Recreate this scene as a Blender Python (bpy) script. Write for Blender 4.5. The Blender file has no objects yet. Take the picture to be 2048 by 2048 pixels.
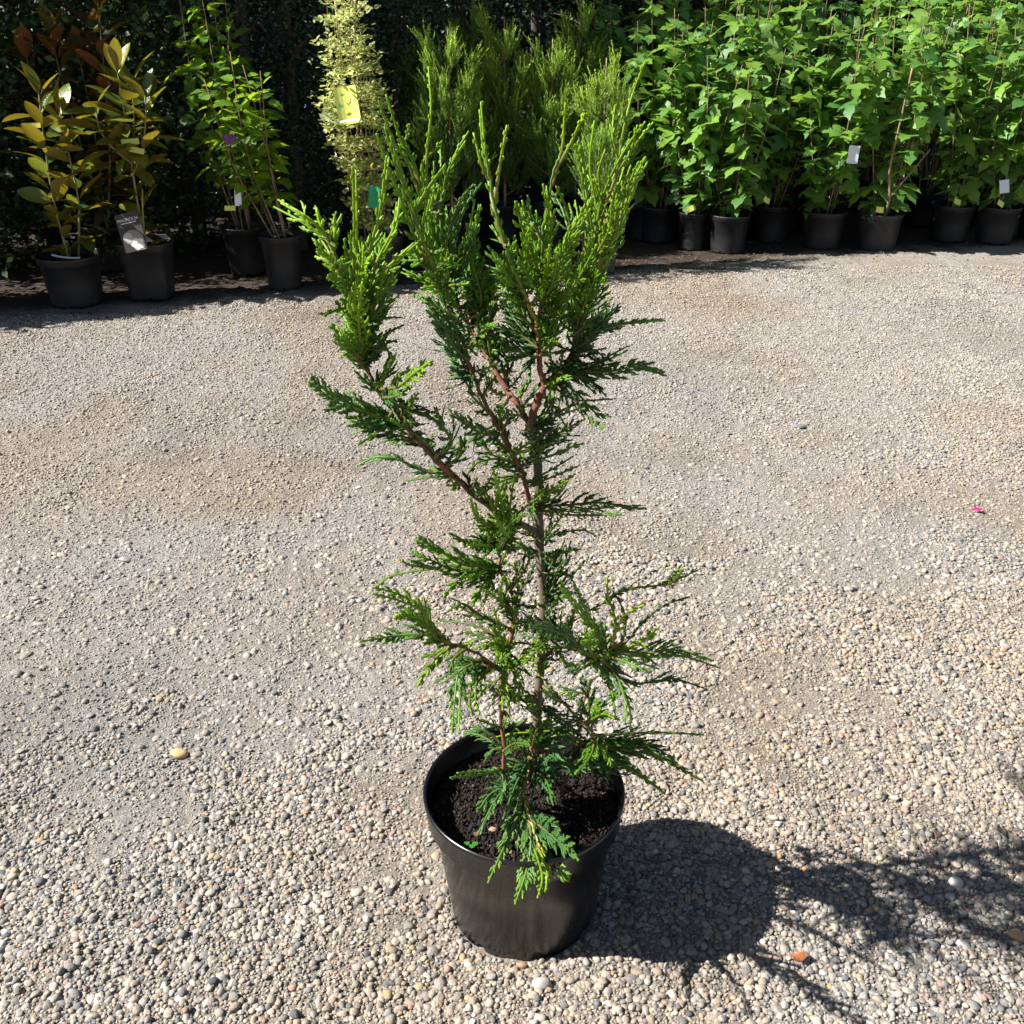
import bpy, bmesh, math, random
import numpy as np
from mathutils import Vector, Euler, Matrix

random.seed(7)
rng = np.random.default_rng(11)
R = math.radians
sc = bpy.context.scene
C = sc.collection
PI = math.pi

# ------------------------------------------------------------ camera, sky, sun, exposure
CAM_H, PITCH = 1.30, R(27.0)
FPX = 1024 / 0.4986                     # focal length in pixels of the 2048 px photograph
cam_d = bpy.data.cameras.new('camera'); cam = bpy.data.objects.new('camera', cam_d); C.objects.link(cam)
cam.location = (0, 0, CAM_H); cam.rotation_euler = (PI / 2 - PITCH, 0, 0)
cam_d.sensor_width = 36; cam_d.lens = 18 / 0.4986; cam_d.clip_start = 0.05; cam_d.clip_end = 200
sc.camera = cam

SUN = Vector((-0.2675, -0.031, 0.238)).normalized()
world = bpy.data.worlds.new('World'); sc.world = world; world.use_nodes = True
nt = world.node_tree; bg = nt.nodes['Background']
sky = nt.nodes.new('ShaderNodeTexSky'); sky.sky_type = 'NISHITA'; sky.sun_disc = False
sky.sun_elevation = math.asin(SUN.z); sky.sun_rotation = math.atan2(SUN.x, SUN.y)
nt.links.new(sky.outputs[0], bg.inputs[0]); bg.inputs[1].default_value = 0.036
sd = bpy.data.lights.new('sun', 'SUN'); so = bpy.data.objects.new('sun', sd); C.objects.link(so)
sd.energy = 5.0; sd.angle = R(0.5); sd.color = (1.0, 0.965, 0.92)
so.rotation_euler = SUN.to_track_quat('Z', 'Y').to_euler()
sc.view_settings.view_transform = 'Standard'; sc.view_settings.look = 'None'
sc.view_settings.gamma = 1; sc.view_settings.use_curve_mapping = False
sc.view_settings.exposure = 1.3
sc.cycles.max_bounces = 6; sc.cycles.transparent_max_bounces = 4

# ------------------------------------------------------------ helpers
cP, sP = math.cos(PITCH), math.sin(PITCH)
def ray(u, v):
    x = (u - 1024) / FPX; y = (1024 - v) / FPX
    return np.array([x, cP + y * sP, -sP + y * cP])
def at(u, v, Y):                         # measured point of the photograph on the upright plane at distance Y
    d = ray(u, v); return np.array([0, 0, CAM_H]) + d * (Y / d[1])
def gpt(u, v):                           # measured point on the ground
    d = ray(u, v); return np.array([0, 0, CAM_H]) + d * (CAM_H / -d[2])
def nrm(a): return a / (np.linalg.norm(a) + 1e-12)

def tag(o, label=None, cat=None, group=None, kind=None):
    if label: o['label'] = label
    if cat: o['category'] = cat
    if group: o['group'] = group
    if kind: o['kind'] = kind
    return o
def link(name, data, parent=None, loc=None):
    o = bpy.data.objects.new(name, data); C.objects.link(o)
    if parent is not None: o.parent = parent
    if loc is not None: o.location = loc
    return o
def empty(name, loc, rz=0):
    o = link(name, None, None, loc); o.rotation_euler = (0, 0, rz); o.empty_display_size = 0.1
    return o

class MB:
    """collects vertices, faces and a per-vertex colour, then makes one mesh"""
    def __init__(s): s.v = []; s.q = []; s.t = []; s.c = []; s.n = 0
    def add(s, v, q=None, t=None, c=None):
        v = np.asarray(v, float).reshape(-1, 3)
        if q is not None and len(q): s.q.append(np.asarray(q, int).reshape(-1, 4) + s.n)
        if t is not None and len(t): s.t.append(np.asarray(t, int).reshape(-1, 3) + s.n)
        s.v.append(v)
        if c is None: c = (0.5, 0.5, 0.5)
        c = np.asarray(c, float)
        if c.ndim == 1: c = np.tile(c, (len(v), 1))
        s.c.append(c); s.n += len(v)
    def mesh(s, name, mat, smooth=True):
        v = np.concatenate(s.v) if s.v else np.zeros((0, 3))
        me = bpy.data.meshes.new(name)
        q = np.concatenate(s.q) if s.q else np.zeros((0, 4), int)
        t = np.concatenate(s.t) if s.t else np.zeros((0, 3), int)
        me.vertices.add(len(v)); me.vertices.foreach_set('co', v.astype(np.float32).ravel())
        nl = len(q) * 4 + len(t) * 3
        me.loops.add(nl); me.polygons.add(len(q) + len(t))
        me.loops.foreach_set('vertex_index', np.concatenate([q.ravel(), t.ravel()]).astype(np.int32))
        st = np.concatenate([np.arange(len(q)) * 4, len(q) * 4 + np.arange(len(t)) * 3])
        me.polygons.foreach_set('loop_start', st.astype(np.int32))
        me.polygons.foreach_set('use_smooth', np.full(len(q) + len(t), smooth))
        ca = me.color_attributes.new('col', 'FLOAT_COLOR', 'POINT')
        c = np.concatenate(s.c); ca.data.foreach_set('color', np.c_[c, np.ones(len(c))].astype(np.float32).ravel())
        me.update(); me.validate()
        for m in (mat if isinstance(mat, (list, tuple)) else [mat]): me.materials.append(m)
        return me
    def build(s, name, mat, parent=None, smooth=True):
        return link(name, s.mesh(name, mat, smooth), parent)

def smoothstep(x, a, b):
    t = np.clip((x - a) / (b - a), 0, 1); return t * t * (3 - 2 * t)
_tabs = {}
def vnoise(x, y, f, seed=0):
    T = _tabs.setdefault(seed, np.random.default_rng(seed + 100).random((256, 256)))
    x = np.asarray(x) * f + 1000.3; y = np.asarray(y) * f + 1000.7
    xi = np.floor(x).astype(int); yi = np.floor(y).astype(int); fx = x - xi; fy = y - yi
    fx = fx * fx * (3 - 2 * fx); fy = fy * fy * (3 - 2 * fy)
    a = T[xi % 256, yi % 256]; b = T[(xi + 1) % 256, yi % 256]; c = T[xi % 256, (yi + 1) % 256]; d = T[(xi + 1) % 256, (yi + 1) % 256]
    return (a * (1 - fx) + b * fx) * (1 - fy) + (c * (1 - fx) + d * fx) * fy

# ------------------------------------------------------------ materials
def newmat(name):
    m = bpy.data.materials.new(name); m.use_nodes = True
    n = m.node_tree.nodes; l = m.node_tree.links
    return m, n, l, n['Principled BSDF'], n['Material Output']
def N(n, t, **k):
    o = n.new(t)
    for a, b in k.items(): setattr(o, a, b)
    return o
def ramp(n, pts):
    r = n.new('ShaderNodeValToRGB'); e = r.color_ramp.elements
    while len(e) < len(pts): e.new(0.5)
    for i, (p, c) in enumerate(pts):
        e[i].position = p; e[i].color = (*c, 1)
    return r
def mix(n, l, fac, a, b, mode='MIX'):
    m = n.new('ShaderNodeMix'); m.data_type = 'RGBA'; m.blend_type = mode
    for s, x in ((0, fac), (6, a), (7, b)):
        if isinstance(x, (int, float)): m.inputs[s].default_value = x
        elif isinstance(x, tuple): m.inputs[s].default_value = (*x, 1)
        else: l.new(x, m.inputs[s])
    return m.outputs[2]
def mth(n, l, op, a, b=0.0, clamp=False):
    m = n.new('ShaderNodeMath'); m.operation = op; m.use_clamp = clamp
    for s, x in ((0, a), (1, b)):
        if isinstance(x, (int, float)): m.inputs[s].default_value = x
        else: l.new(x, m.inputs[s])
    return m.outputs[0]
def noise(n, l, scale, detail=3, rough=0.55, coord='Object', dist=0.0):
    tc = n.new('ShaderNodeTexCoord'); t = n.new('ShaderNodeTexNoise')
    t.inputs['Scale'].default_value = scale; t.inputs['Detail'].default_value = detail
    t.inputs['Roughness'].default_value = rough; t.inputs['Distortion'].default_value = dist
    l.new(tc.outputs[coord], t.inputs['Vector']); return t
def bump(n, l, h, strength, dist, prev=None):
    b = n.new('ShaderNodeBump'); b.inputs['Strength'].default_value = strength; b.inputs['Distance'].default_value = dist
    l.new(h, b.inputs['Height'])
    if prev is not None: l.new(prev, b.inputs['Normal'])
    return b.outputs[0]

def leaf_mat(name, top, under=None, rough=0.42, trans=0.3, tcol=None, var=0.35, use_col=False, spec=0.5, hue2=None, veins=True):
    m, n, l, p, out = newmat(name)
    oi = n.new('ShaderNodeObjectInfo')
    if use_col:
        at_ = n.new('ShaderNodeAttribute'); at_.attribute_name = 'col'; base = at_.outputs['Color']
    else:
        base = mix(n, l, oi.outputs['Random'], tuple(top), tuple(hue2 or [c * (1 - var) for c in top]))
    ns = noise(n, l, 38, 3)
    base = mix(n, l, 0.45, base, mix(n, l, ns.outputs['Fac'], (0.45, 0.45, 0.45), (1.5, 1.5, 1.5)), 'MULTIPLY')
    if under:
        g = n.new('ShaderNodeNewGeometry')
        base = mix(n, l, g.outputs['Backfacing'], base, tuple(under))
    l.new(base, p.inputs['Base Color']); p.inputs['Roughness'].default_value = rough
    p.inputs['Specular IOR Level'].default_value = spec
    nb = noise(n, l, 160, 2)
    l.new(bump(n, l, nb.outputs['Fac'], 0.35, 0.002), p.inputs['Normal'])
    tr = n.new('ShaderNodeBsdfTranslucent')
    tc = mix(n, l, 0.7, base, tuple(tcol or (0.35, 0.5, 0.04)))
    l.new(tc, tr.inputs['Color'])
    ms = n.new('ShaderNodeMixShader'); ms.inputs[0].default_value = trans
    l.new(p.outputs[0], ms.inputs[1]); l.new(tr.outputs[0], ms.inputs[2]); l.new(ms.outputs[0], out.inputs['Surface'])
    return m

def bark_mat(name, a, b, rough=0.8, sc_=60, use_col=False, bstr=0.6):
    m, n, l, p, out = newmat(name)
    tc = n.new('ShaderNodeTexCoord'); mp = n.new('ShaderNodeMapping'); mp.inputs['Scale'].default_value = (1, 1, 0.3)
    l.new(tc.outputs['Object'], mp.inputs['Vector'])
    t = n.new('ShaderNodeTexNoise'); t.inputs['Scale'].default_value = sc_; t.inputs['Detail'].default_value = 5
    l.new(mp.outputs[0], t.inputs['Vector'])
    r = ramp(n, [(0.35, a), (0.65, b)]); l.new(t.outputs['Fac'], r.inputs[0])
    col = r.outputs[0]
    if use_col:
        at_ = n.new('ShaderNodeAttribute'); at_.attribute_name = 'col'
        r2 = ramp(n, [(0.3, (0.55, 0.55, 0.55)), (0.7, (1.35, 1.35, 1.35))]); l.new(t.outputs['Fac'], r2.inputs[0])
        col = mix(n, l, 1.0, at_.outputs['Color'], r2.outputs[0], 'MULTIPLY')
    l.new(col, p.inputs['Base Color']); p.inputs['Roughness'].default_value = rough
    l.new(bump(n, l, t.outputs['Fac'], bstr, 0.003), p.inputs['Normal'])
    return m

def plastic_mat(name, col, rough=0.38, dust=0.35, dustcol=(0.16, 0.145, 0.125), streak=True):
    m, n, l, p, out = newmat(name)
    ns = noise(n, l, 9, 6, 0.65); ns2 = noise(n, l, 260, 2)
    r = ramp(n, [(0.42, (0, 0, 0)), (0.75, (1, 1, 1))]); l.new(ns.outputs['Fac'], r.inputs[0])
    r2 = ramp(n, [(0.63, (0, 0, 0)), (0.72, (1, 1, 1))]); l.new(ns2.outputs['Fac'], r2.inputs[0])
    tc = n.new('ShaderNodeTexCoord'); sx = n.new('ShaderNodeSeparateXYZ'); l.new(tc.outputs['Object'], sx.inputs[0])
    low = mth(n, l, 'MULTIPLY', mth(n, l, 'SUBTRACT', 0.09, sx.outputs['Z']), 8.0, True)
    f = mth(n, l, 'ADD', mth(n, l, 'MULTIPLY', r.outputs[0], dust), mth(n, l, 'MULTIPLY', r2.outputs[0], dust * 0.9))
    f = mth(n, l, 'ADD', f, mth(n, l, 'MULTIPLY', low, dust * 0.7), True)
    l.new(mix(n, l, f, tuple(col), tuple(dustcol)), p.inputs['Base Color'])
    rr = n.new('ShaderNodeMapRange'); rr.inputs['To Min'].default_value = rough; rr.inputs['To Max'].default_value = 0.85
    l.new(f, rr.inputs['Value']); l.new(rr.outputs[0], p.inputs['Roughness'])
    # very fine turned grooves round the pot
    wv = n.new('ShaderNodeTexWave'); wv.bands_direction = 'Z'; wv.inputs['Scale'].default_value = 90; wv.inputs['Distortion'].default_value = 1.5
    l.new(tc.outputs['Object'], wv.inputs['Vector'])
    b1 = bump(n, l, wv.outputs['Fac'], 0.08, 0.001)
    l.new(bump(n, l, ns.outputs['Fac'], 0.25, 0.004, b1), p.inputs['Normal'])
    return m

def plain_mat(name, col, rough=0.6, var=0.15, sc_=30):
    m, n, l, p, out = newmat(name)
    ns = noise(n, l, sc_, 3)
    l.new(mix(n, l, ns.outputs['Fac'], tuple(c * (1 - var) for c in col), tuple(min(1, c * (1 + var)) for c in col)), p.inputs['Base Color'])
    p.inputs['Roughness'].default_value = rough
    return m

M = {}
M['pot'] = plastic_mat('black_pot_plastic', (0.0035, 0.0035, 0.004), 0.24, 0.07)
M['pot2'] = plastic_mat('dusty_pot_plastic', (0.0075, 0.0085, 0.011), 0.5, 0.14)
M['pot3'] = plastic_mat('grey_pot_plastic', (0.06, 0.056, 0.055), 0.55, 0.3, (0.2, 0.17, 0.14))
M['spray'] = leaf_mat('scale_foliage', None, use_col=True, trans=0.27, rough=0.42, tcol=(0.34, 0.56, 0.02), spec=0.38)
M['stem'] = bark_mat('conifer_bark', (0.1, 0.06, 0.04), (0.3, 0.2, 0.14), use_col=True, sc_=90)
M['magnolia'] = leaf_mat('magnolia_leaf', (0.03, 0.085, 0.02), under=(0.15, 0.115, 0.025), rough=0.2, trans=0.2, tcol=(0.62, 0.5, 0.02), hue2=(0.17, 0.19, 0.02), spec=0.6)
M['magnolia_b'] = leaf_mat('bronze_magnolia_leaf', (0.12, 0.05, 0.02), under=(0.26, 0.10, 0.035), rough=0.3, trans=0.18, tcol=(0.7, 0.25, 0.03), hue2=(0.05, 0.06, 0.02))
M['hib'] = leaf_mat('hibiscus_leaf', (0.13, 0.27, 0.02), rough=0.45, trans=0.42, tcol=(0.5, 0.68, 0.03), hue2=(0.04, 0.11, 0.02))
M['vib'] = leaf_mat('lobed_leaf', (0.19, 0.34, 0.045), under=(0.18, 0.30, 0.10), rough=0.4, trans=0.34, tcol=(0.38, 0.66, 0.06), hue2=(0.055, 0.16, 0.045))
M['euo'] = leaf_mat('variegated_leaf', None, use_col=True, rough=0.4, trans=0.4, tcol=(0.85, 0.85, 0.3))
M['feather'] = leaf_mat('feathery_needles', None, use_col=True, rough=0.55, trans=0.4, tcol=(0.3, 0.5, 0.05))
M['hedge'] = leaf_mat('hedge_leaf', None, use_col=True, rough=0.5, trans=0.12, tcol=(0.2, 0.35, 0.05))
M['bark'] = bark_mat('shrub_bark', (0.16, 0.10, 0.06), (0.36, 0.24, 0.15))
M['gstem'] = bark_mat('green_stem', (0.2, 0.2, 0.06), (0.34, 0.30, 0.12))
M['dbark'] = bark_mat('dark_bark', (0.05, 0.035, 0.025), (0.12, 0.09, 0.06), sc_=20)
M['card_y'] = plain_mat('yellow_card', (0.72, 0.76, 0.16), 0.4, 0.06)
M['card_o'] = plain_mat('ochre_card', (0.66, 0.55, 0.10), 0.45, 0.08)
M['card_w'] = plain_mat('white_card', (0.74, 0.78, 0.82), 0.4, 0.05)
M['card_g'] = plain_mat('green_tape', (0.0, 0.33, 0.12), 0.35, 0.15)
M['card_d'] = plain_mat('dark_card', (0.045, 0.036, 0.034), 0.6, 0.15)
M['card_gr'] = plain_mat('taupe_card', (0.27, 0.24, 0.21), 0.6, 0.1)
M['print_w'] = plain_mat('white_print', (0.8, 0.8, 0.78), 0.5, 0.03)
M['print_g'] = plain_mat('green_print', (0.05, 0.25, 0.05), 0.5, 0.03)
M['purple'] = plain_mat('purple_petal', (0.15, 0.05, 0.20), 0.5, 0.25)
M['pink'] = plain_mat('pink_petal', (0.55, 0.02, 0.18), 0.5, 0.25)
M['dead'] = plain_mat('dead_leaf', (0.30, 0.10, 0.03), 0.6, 0.3)
M['cane'] = plain_mat('bamboo_cane', (0.36, 0.25, 0.13), 0.6, 0.2)

# soil
m, n, l, p, out = newmat('potting_soil')
ns = noise(n, l, 70, 8, 0.7); r = ramp(n, [(0.3, (0.006, 0.004, 0.003)), (0.55, (0.022, 0.013, 0.009)), (0.75, (0.06, 0.032, 0.02))])
l.new(ns.outputs['Fac'], r.inputs[0]); l.new(r.outputs[0], p.inputs['Base Color']); p.inputs['Roughness'].default_value = 0.95
p.inputs['Specular IOR Level'].default_value = 0.2
ns2 = noise(n, l, 220, 6, 0.7); l.new(bump(n, l, ns2.outputs['Fac'], 1.0, 0.006), p.inputs['Normal'])
M['soil'] = m
m, n, l, p, out = newmat('soil_crumb')
a_ = n.new('ShaderNodeAttribute'); a_.attribute_name = 'col'; ns = noise(n, l, 400, 3)
l.new(mix(n, l, 0.6, a_.outputs['Color'], ns.outputs['Color'], 'MULTIPLY'), p.inputs['Base Color']); p.inputs['Roughness'].default_value = 0.95
M['crumb'] = m

# ------------------------------------------------------------ ground
ROW0, ROW1 = gpt(130, 622), gpt(1760, 507)             # front edge of the plant row
rd = nrm((ROW1 - ROW0)[:2]); rn = np.array([-rd[1], rd[0]])
def rowdist(x, y):                                      # metres behind the front of the row
    return (np.asarray(x) - ROW0[0]) * rn[0] + (np.asarray(y) - ROW0[1]) * rn[1]
def gh(x, y):
    k = 1 - smoothstep(rowdist(x, y), 0.0, 1.0) * 0.5
    return ((vnoise(x, y, 1.3, 1) - .5) * 0.016 + (vnoise(x, y, 6, 2) - .5) * 0.006 * k + (vnoise(x, y, 22, 3) - .5) * 0.005 * k
            + (vnoise(x, y, 62, 4) - .5) * 0.0042 * k + np.abs(vnoise(x, y, 110, 5) - .5) * 0.0065 * k)

def tint(x, y):
    m_ = smoothstep(vnoise(x, y, .85, 41) * .65 + vnoise(x, y, 3.1, 42) * .35, .50, .72)[..., None]
    g_ = smoothstep(vnoise(x, y, 1.4, 43) * .6 + vnoise(x, y, 7, 44) * .4, .5, .75)[..., None]
    t_ = (1 - m_) * np.array([1.0, 1.015, 1.035]) + m_ * np.array([.97, .93, .88])
    return t_ * (1 - .12 * g_ * np.array([1., .96, .9]))
m, n, l, p, out = newmat('compacted_gravel')
tc = n.new('ShaderNodeTexCoord')
def nz(scale, detail=4, rough=0.6, dist=0.0):
    t = n.new('ShaderNodeTexNoise'); t.inputs['Scale'].default_value = scale; t.inputs['Detail'].default_value = detail
    t.inputs['Roughness'].default_value = rough; t.inputs['Distortion'].default_value = dist
    l.new(tc.outputs['Object'], t.inputs['Vector']); return t.outputs['Fac']
big = ramp(n, [(0.35, (0.30, 0.245, 0.185)), (0.5, (0.36, 0.325, 0.28)), (0.68, (0.345, 0.33, 0.31))]); l.new(nz(1.6, 5), big.inputs[0])
fine = ramp(n, [(0.25, (0.55, 0.54, 0.53)), (0.5, (1.0, 1.0, 1.0)), (0.75, (1.35, 1.33, 1.3))]); l.new(nz(240, 5, 0.7), fine.inputs[0])
col = mix(n, l, 1.0, big.outputs[0], fine.outputs[0], 'MULTIPLY')
vo = n.new('ShaderNodeTexVoronoi'); vo.inputs['Scale'].default_value = 190; l.new(tc.outputs['Object'], vo.inputs['Vector'])
sep = n.new('ShaderNodeSeparateColor'); l.new(vo.outputs['Color'], sep.inputs[0])
gr = ramp(n, [(0.0, (0.13, 0.13, 0.14)), (0.18, (0.25, 0.22, 0.2)), (0.5, (0.40, 0.35, 0.29)), (0.8, (0.5, 0.47, 0.42)), (1.0, (0.62, 0.6, 0.56))])
l.new(sep.outputs[0], gr.inputs[0])
gm = mth(n, l, 'MULTIPLY', mth(n, l, 'GREATER_THAN', sep.outputs[1], 0.45), mth(n, l, 'LESS_THAN', vo.outputs['Distance'], 0.42))
col = mix(n, l, mth(n, l, 'MULTIPLY', gm, 0.75), col, gr.outputs[0])
ta = n.new('ShaderNodeAttribute'); ta.attribute_name = 'col'; col = mix(n, l, 1.0, col, ta.outputs['Color'], 'MULTIPLY')
# dark soil and litter under the plants
sx = n.new('ShaderNodeSeparateXYZ'); l.new(tc.outputs['Object'], sx.inputs[0])
dd = mth(n, l, 'ADD', mth(n, l, 'MULTIPLY', mth(n, l, 'SUBTRACT', sx.outputs['X'], float(ROW0[0])), float(rn[0])),
         mth(n, l, 'MULTIPLY', mth(n, l, 'SUBTRACT', sx.outputs['Y'], float(ROW0[1])), float(rn[1])))
dd = mth(n, l, 'ADD', dd, mth(n, l, 'MULTIPLY', mth(n, l, 'SUBTRACT', nz(5, 6, 0.65), 0.5), 0.55))
sm = n.new('ShaderNodeMapRange'); sm.inputs['From Min'].default_value = -0.10; sm.inputs['From Max'].default_value = 0.12
l.new(dd, sm.inputs['Value'])
soilc = ramp(n, [(0.3, (0.03, 0.023, 0.018)), (0.55, (0.07, 0.052, 0.038)), (0.75, (0.17, 0.12, 0.085))]); l.new(nz(45, 6, 0.75), soilc.inputs[0])
col = mix(n, l, sm.outputs[0], col, soilc.outputs[0])
l.new(col, p.inputs['Base Color']); p.inputs['Roughness'].default_value = 0.92; p.inputs['Specular IOR Level'].default_value = 0.25
b1 = bump(n, l, nz(85, 7, 0.75), 1.0, 0.016)
inv = mth(n, l, 'SUBTRACT', 1.0, vo.outputs['Distance'])
b2 = bump(n, l, mth(n, l, 'MULTIPLY', inv, gm), 0.8, 0.003, b1)
b3 = bump(n, l, nz(420, 4, 0.7), 0.7, 0.0025, b2)
l.new(b3, p.inputs['Normal'])
M['ground'] = m

def grid(x0, x1, y0, y1, nx, ny):
    xs = np.linspace(x0, x1, nx); ys = np.linspace(y0, y1, ny)
    X, Y = np.meshgrid(xs, ys); v = np.c_[X.ravel(), Y.ravel(), gh(X, Y).ravel()]
    i = np.arange(nx * ny).reshape(ny, nx)
    q = np.stack([i[:-1, :-1], i[:-1, 1:], i[1:, 1:], i[1:, :-1]], -1).reshape(-1, 4)
    return v, q
# one sheet: fine cells near, ever larger cells out to the horizon
def stretch(a, b, fine, far0, far1, nfar):
    mid = np.arange(a, b, fine)
    lo = a - np.geomspace(fine, a - far0, nfar)[::-1]; hi = mid[-1] + np.geomspace(fine, far1 - mid[-1], nfar)
    return np.concatenate([lo, mid, hi])
xs = stretch(-2.3, 2.3, 0.0085, -90, 90, 40); ys = stretch(0.65, 2.5, 0.0058, -60, 2.5001, 44)
ys = np.concatenate([ys[:-44], stretch(2.5, 4.4, 0.011, 2.4, 120, 44)[44:]])
X, Y = np.meshgrid(xs, ys); Z = gh(X, Y); fade = smoothstep(np.hypot(X, Y), 9, 14); Z = Z * (1 - fade)
idx = np.arange(X.size).reshape(X.shape)
g = MB(); g.add(np.c_[X.ravel(), Y.ravel(), Z.ravel()], np.stack([idx[:-1, :-1], idx[:-1, 1:], idx[1:, 1:], idx[1:, :-1]], -1).reshape(-1, 4), None, tint(X.ravel(), Y.ravel()))
go = g.build('ground', M['ground']); tag(go, kind='structure')

# ---- pebbles: real stones, placed as instances on the ground
def stone_mesh(name, seed, mat, ncut=9):
    rr = np.random.default_rng(seed)
    bm = bmesh.new(); bmesh.ops.create_icosphere(bm, subdivisions=2, radius=1.0)
    v = np.array([x.co[:] for x in bm.verts])
    for k in range(ncut):
        d = nrm(rr.normal(size=3)); h = rr.uniform(.62, .88); pr = v @ d
        v -= np.outer(np.maximum(pr - h, 0) * 0.85, d)
    v *= 1 + (rr.random((len(v), 1)) - .5) * 0.05
    for x, co in zip(bm.verts, v): x.co = co
    me = bpy.data.meshes.new(name); bm.to_mesh(me); bm.free()
    me.polygons.foreach_set('use_smooth', [True] * len(me.polygons)); me.materials.append(mat); return me
m, n, l, p, out = newmat('pebble_stone')
a_ = n.new('ShaderNodeAttribute'); a_.attribute_type = 'INSTANCER'; a_.attribute_name = 'pcol'
t1 = noise(n, l, 2.2, 5, 0.7); r1 = ramp(n, [(0.3, (0.72, 0.7, 0.68)), (0.7, (1.18, 1.18, 1.18))]); l.new(t1.outputs['Fac'], r1.inputs[0])
l.new(mix(n, l, 1.0, a_.outputs['Color'], r1.outputs[0], 'MULTIPLY'), p.inputs['Base Color'])
p.inputs['Roughness'].default_value = 0.72; p.inputs['Specular IOR Level'].default_value = 0.35
l.new(bump(n, l, t1.outputs['Fac'], 0.35, 0.2), p.inputs['Normal'])
M['pebble'] = m
pc = bpy.data.collections.new('pebble_shapes')
for k in range(10):
    pc.objects.link(bpy.data.objects.new('pebble', stone_mesh('pebble', 40 + k, M['pebble'], 6 + k)))

PAL = 0.88 * np.array([[.50, .44, .36], [.58, .54, .47], [.42, .35, .28], [.33, .30, .27], [.24, .235, .235], [.15, .16, .175],
                [.11, .125, .14], [.66, .63, .58], [.48, .30, .15], [.40, .25, .20], [.46, .40, .30], [.38, .36, .34], [.55, .42, .24]])
PW = np.array([.17, .09, .16, .13, .10, .065, .035, .03, .02, .035, .11, .09, .025]); PW /= PW.sum()
DUST = np.array([.37, .335, .285])
def inview(x, y, mar=0.35):
    dep = y * cP + CAM_H * sP
    return (np.abs(x) < dep * 0.4986 + mar) & (y > 0.72) & (y < 7.0)
def pot_clear(x, y):
    return np.hypot(x - 0.018, y - 1.180) > 0.118
def loose_mask(x, y):
    nn = vnoise(x, y, 3.2, 7) * 0.6 + vnoise(x, y, 9, 8) * 0.42 + vnoise(x, y, 25, 9) * 0.28 - .15
    bias = 0.56 * smoothstep(y, 1.62, 0.92) + 0.34 * smoothstep(x, 0.05, 0.7) * smoothstep(y, 2.9, 1.3) + 0.16 * smoothstep(x, 0.5, 1.6) * smoothstep(y, 4.5, 2.5)
    bias = bias + 0.10 * smoothstep(x, -0.2, -0.8) * smoothstep(y, 1.9, 1.2) - 0.10 * smoothstep(np.abs(x + 0.45), .5, .1) * smoothstep(y, 1.0, 1.3)
    bias = bias - 0.08 * smoothstep(x, .1, -.5) + .12 * smoothstep(x, .0, .35) * smoothstep(y, 1.5, 1.1)
    return nn + bias - 0.5
pts = []   # x,y,z, sx,sy,sz, rx,ry,rz, idx, r,g,b
def layer(cell, rmin, rmax, y0, y1, acc, sink, dusty, seed, flat=0.62, rowcut=-0.02):
    rr = np.random.default_rng(seed)
    xs = np.arange(-3.6, 3.6, cell); ys = np.arange(y0, y1, cell)
    X, Y = np.meshgrid(xs, ys); X = X.ravel() + rr.uniform(-.45, .45, X.size) * cell; Y = Y.ravel() + rr.uniform(-.45, .45, Y.size) * cell
    k = inview(X, Y) & pot_clear(X, Y); X, Y = X[k], Y[k]
    k = rr.random(len(X)) < acc(X, Y); X, Y = X[k], Y[k]
    k = rowdist(X, Y) < rowcut + (vnoise(X, Y, 4, 30) - .5) * .3; X, Y = X[k], Y[k]
    nn = len(X); r_ = rmin + (rmax - rmin) * rr.random(nn) ** 2.6
    sx_ = r_ * rr.uniform(.8, 1.3, nn); sy_ = r_ * rr.uniform(.75, 1.1, nn); sz_ = r_ * rr.uniform(flat * .8, flat * 1.25, nn)
    s_ = sink[0] + (sink[1] - sink[0]) * rr.random(nn)
    Z = gh(X, Y) + sz_ * (1 - 2 * s_)
    c = PAL[rr.choice(len(PAL), nn, p=PW)] * rr.uniform(.8, 1.15, (nn, 1))
    du = (dusty[0] + (dusty[1] - dusty[0]) * rr.random(nn))[:, None]; c = c * (1 - du) + DUST * rr.uniform(.88, 1.1, (nn, 1)) * du
    c = c * tint(X, Y)
    pts.append(np.c_[X, Y, Z, sx_, sy_, sz_, rr.uniform(-.35, .35, nn), rr.uniform(-.35, .35, nn), rr.uniform(0, 6.28, nn), rr.integers(0, 10, nn), c])
# loose pebbles
layer(0.0094, .0032, .0082, .72, 2.3, lambda x, y: smoothstep(loose_mask(x, y), -.02, .22) * .93, (.12, .45), (.0, .35), 1)
layer(0.0105, .0034, .0068, 2.3, 5.4, lambda x, y: smoothstep(loose_mask(x, y), .0, .25) * .85, (.15, .45), (.1, .55), 2)
layer(0.0062, .0020, .0042, .72, 2.1, lambda x, y: .25 + smoothstep(loose_mask(x, y), -.1, .2) * .7, (.1, .5), (.1, .6), 3)
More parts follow.
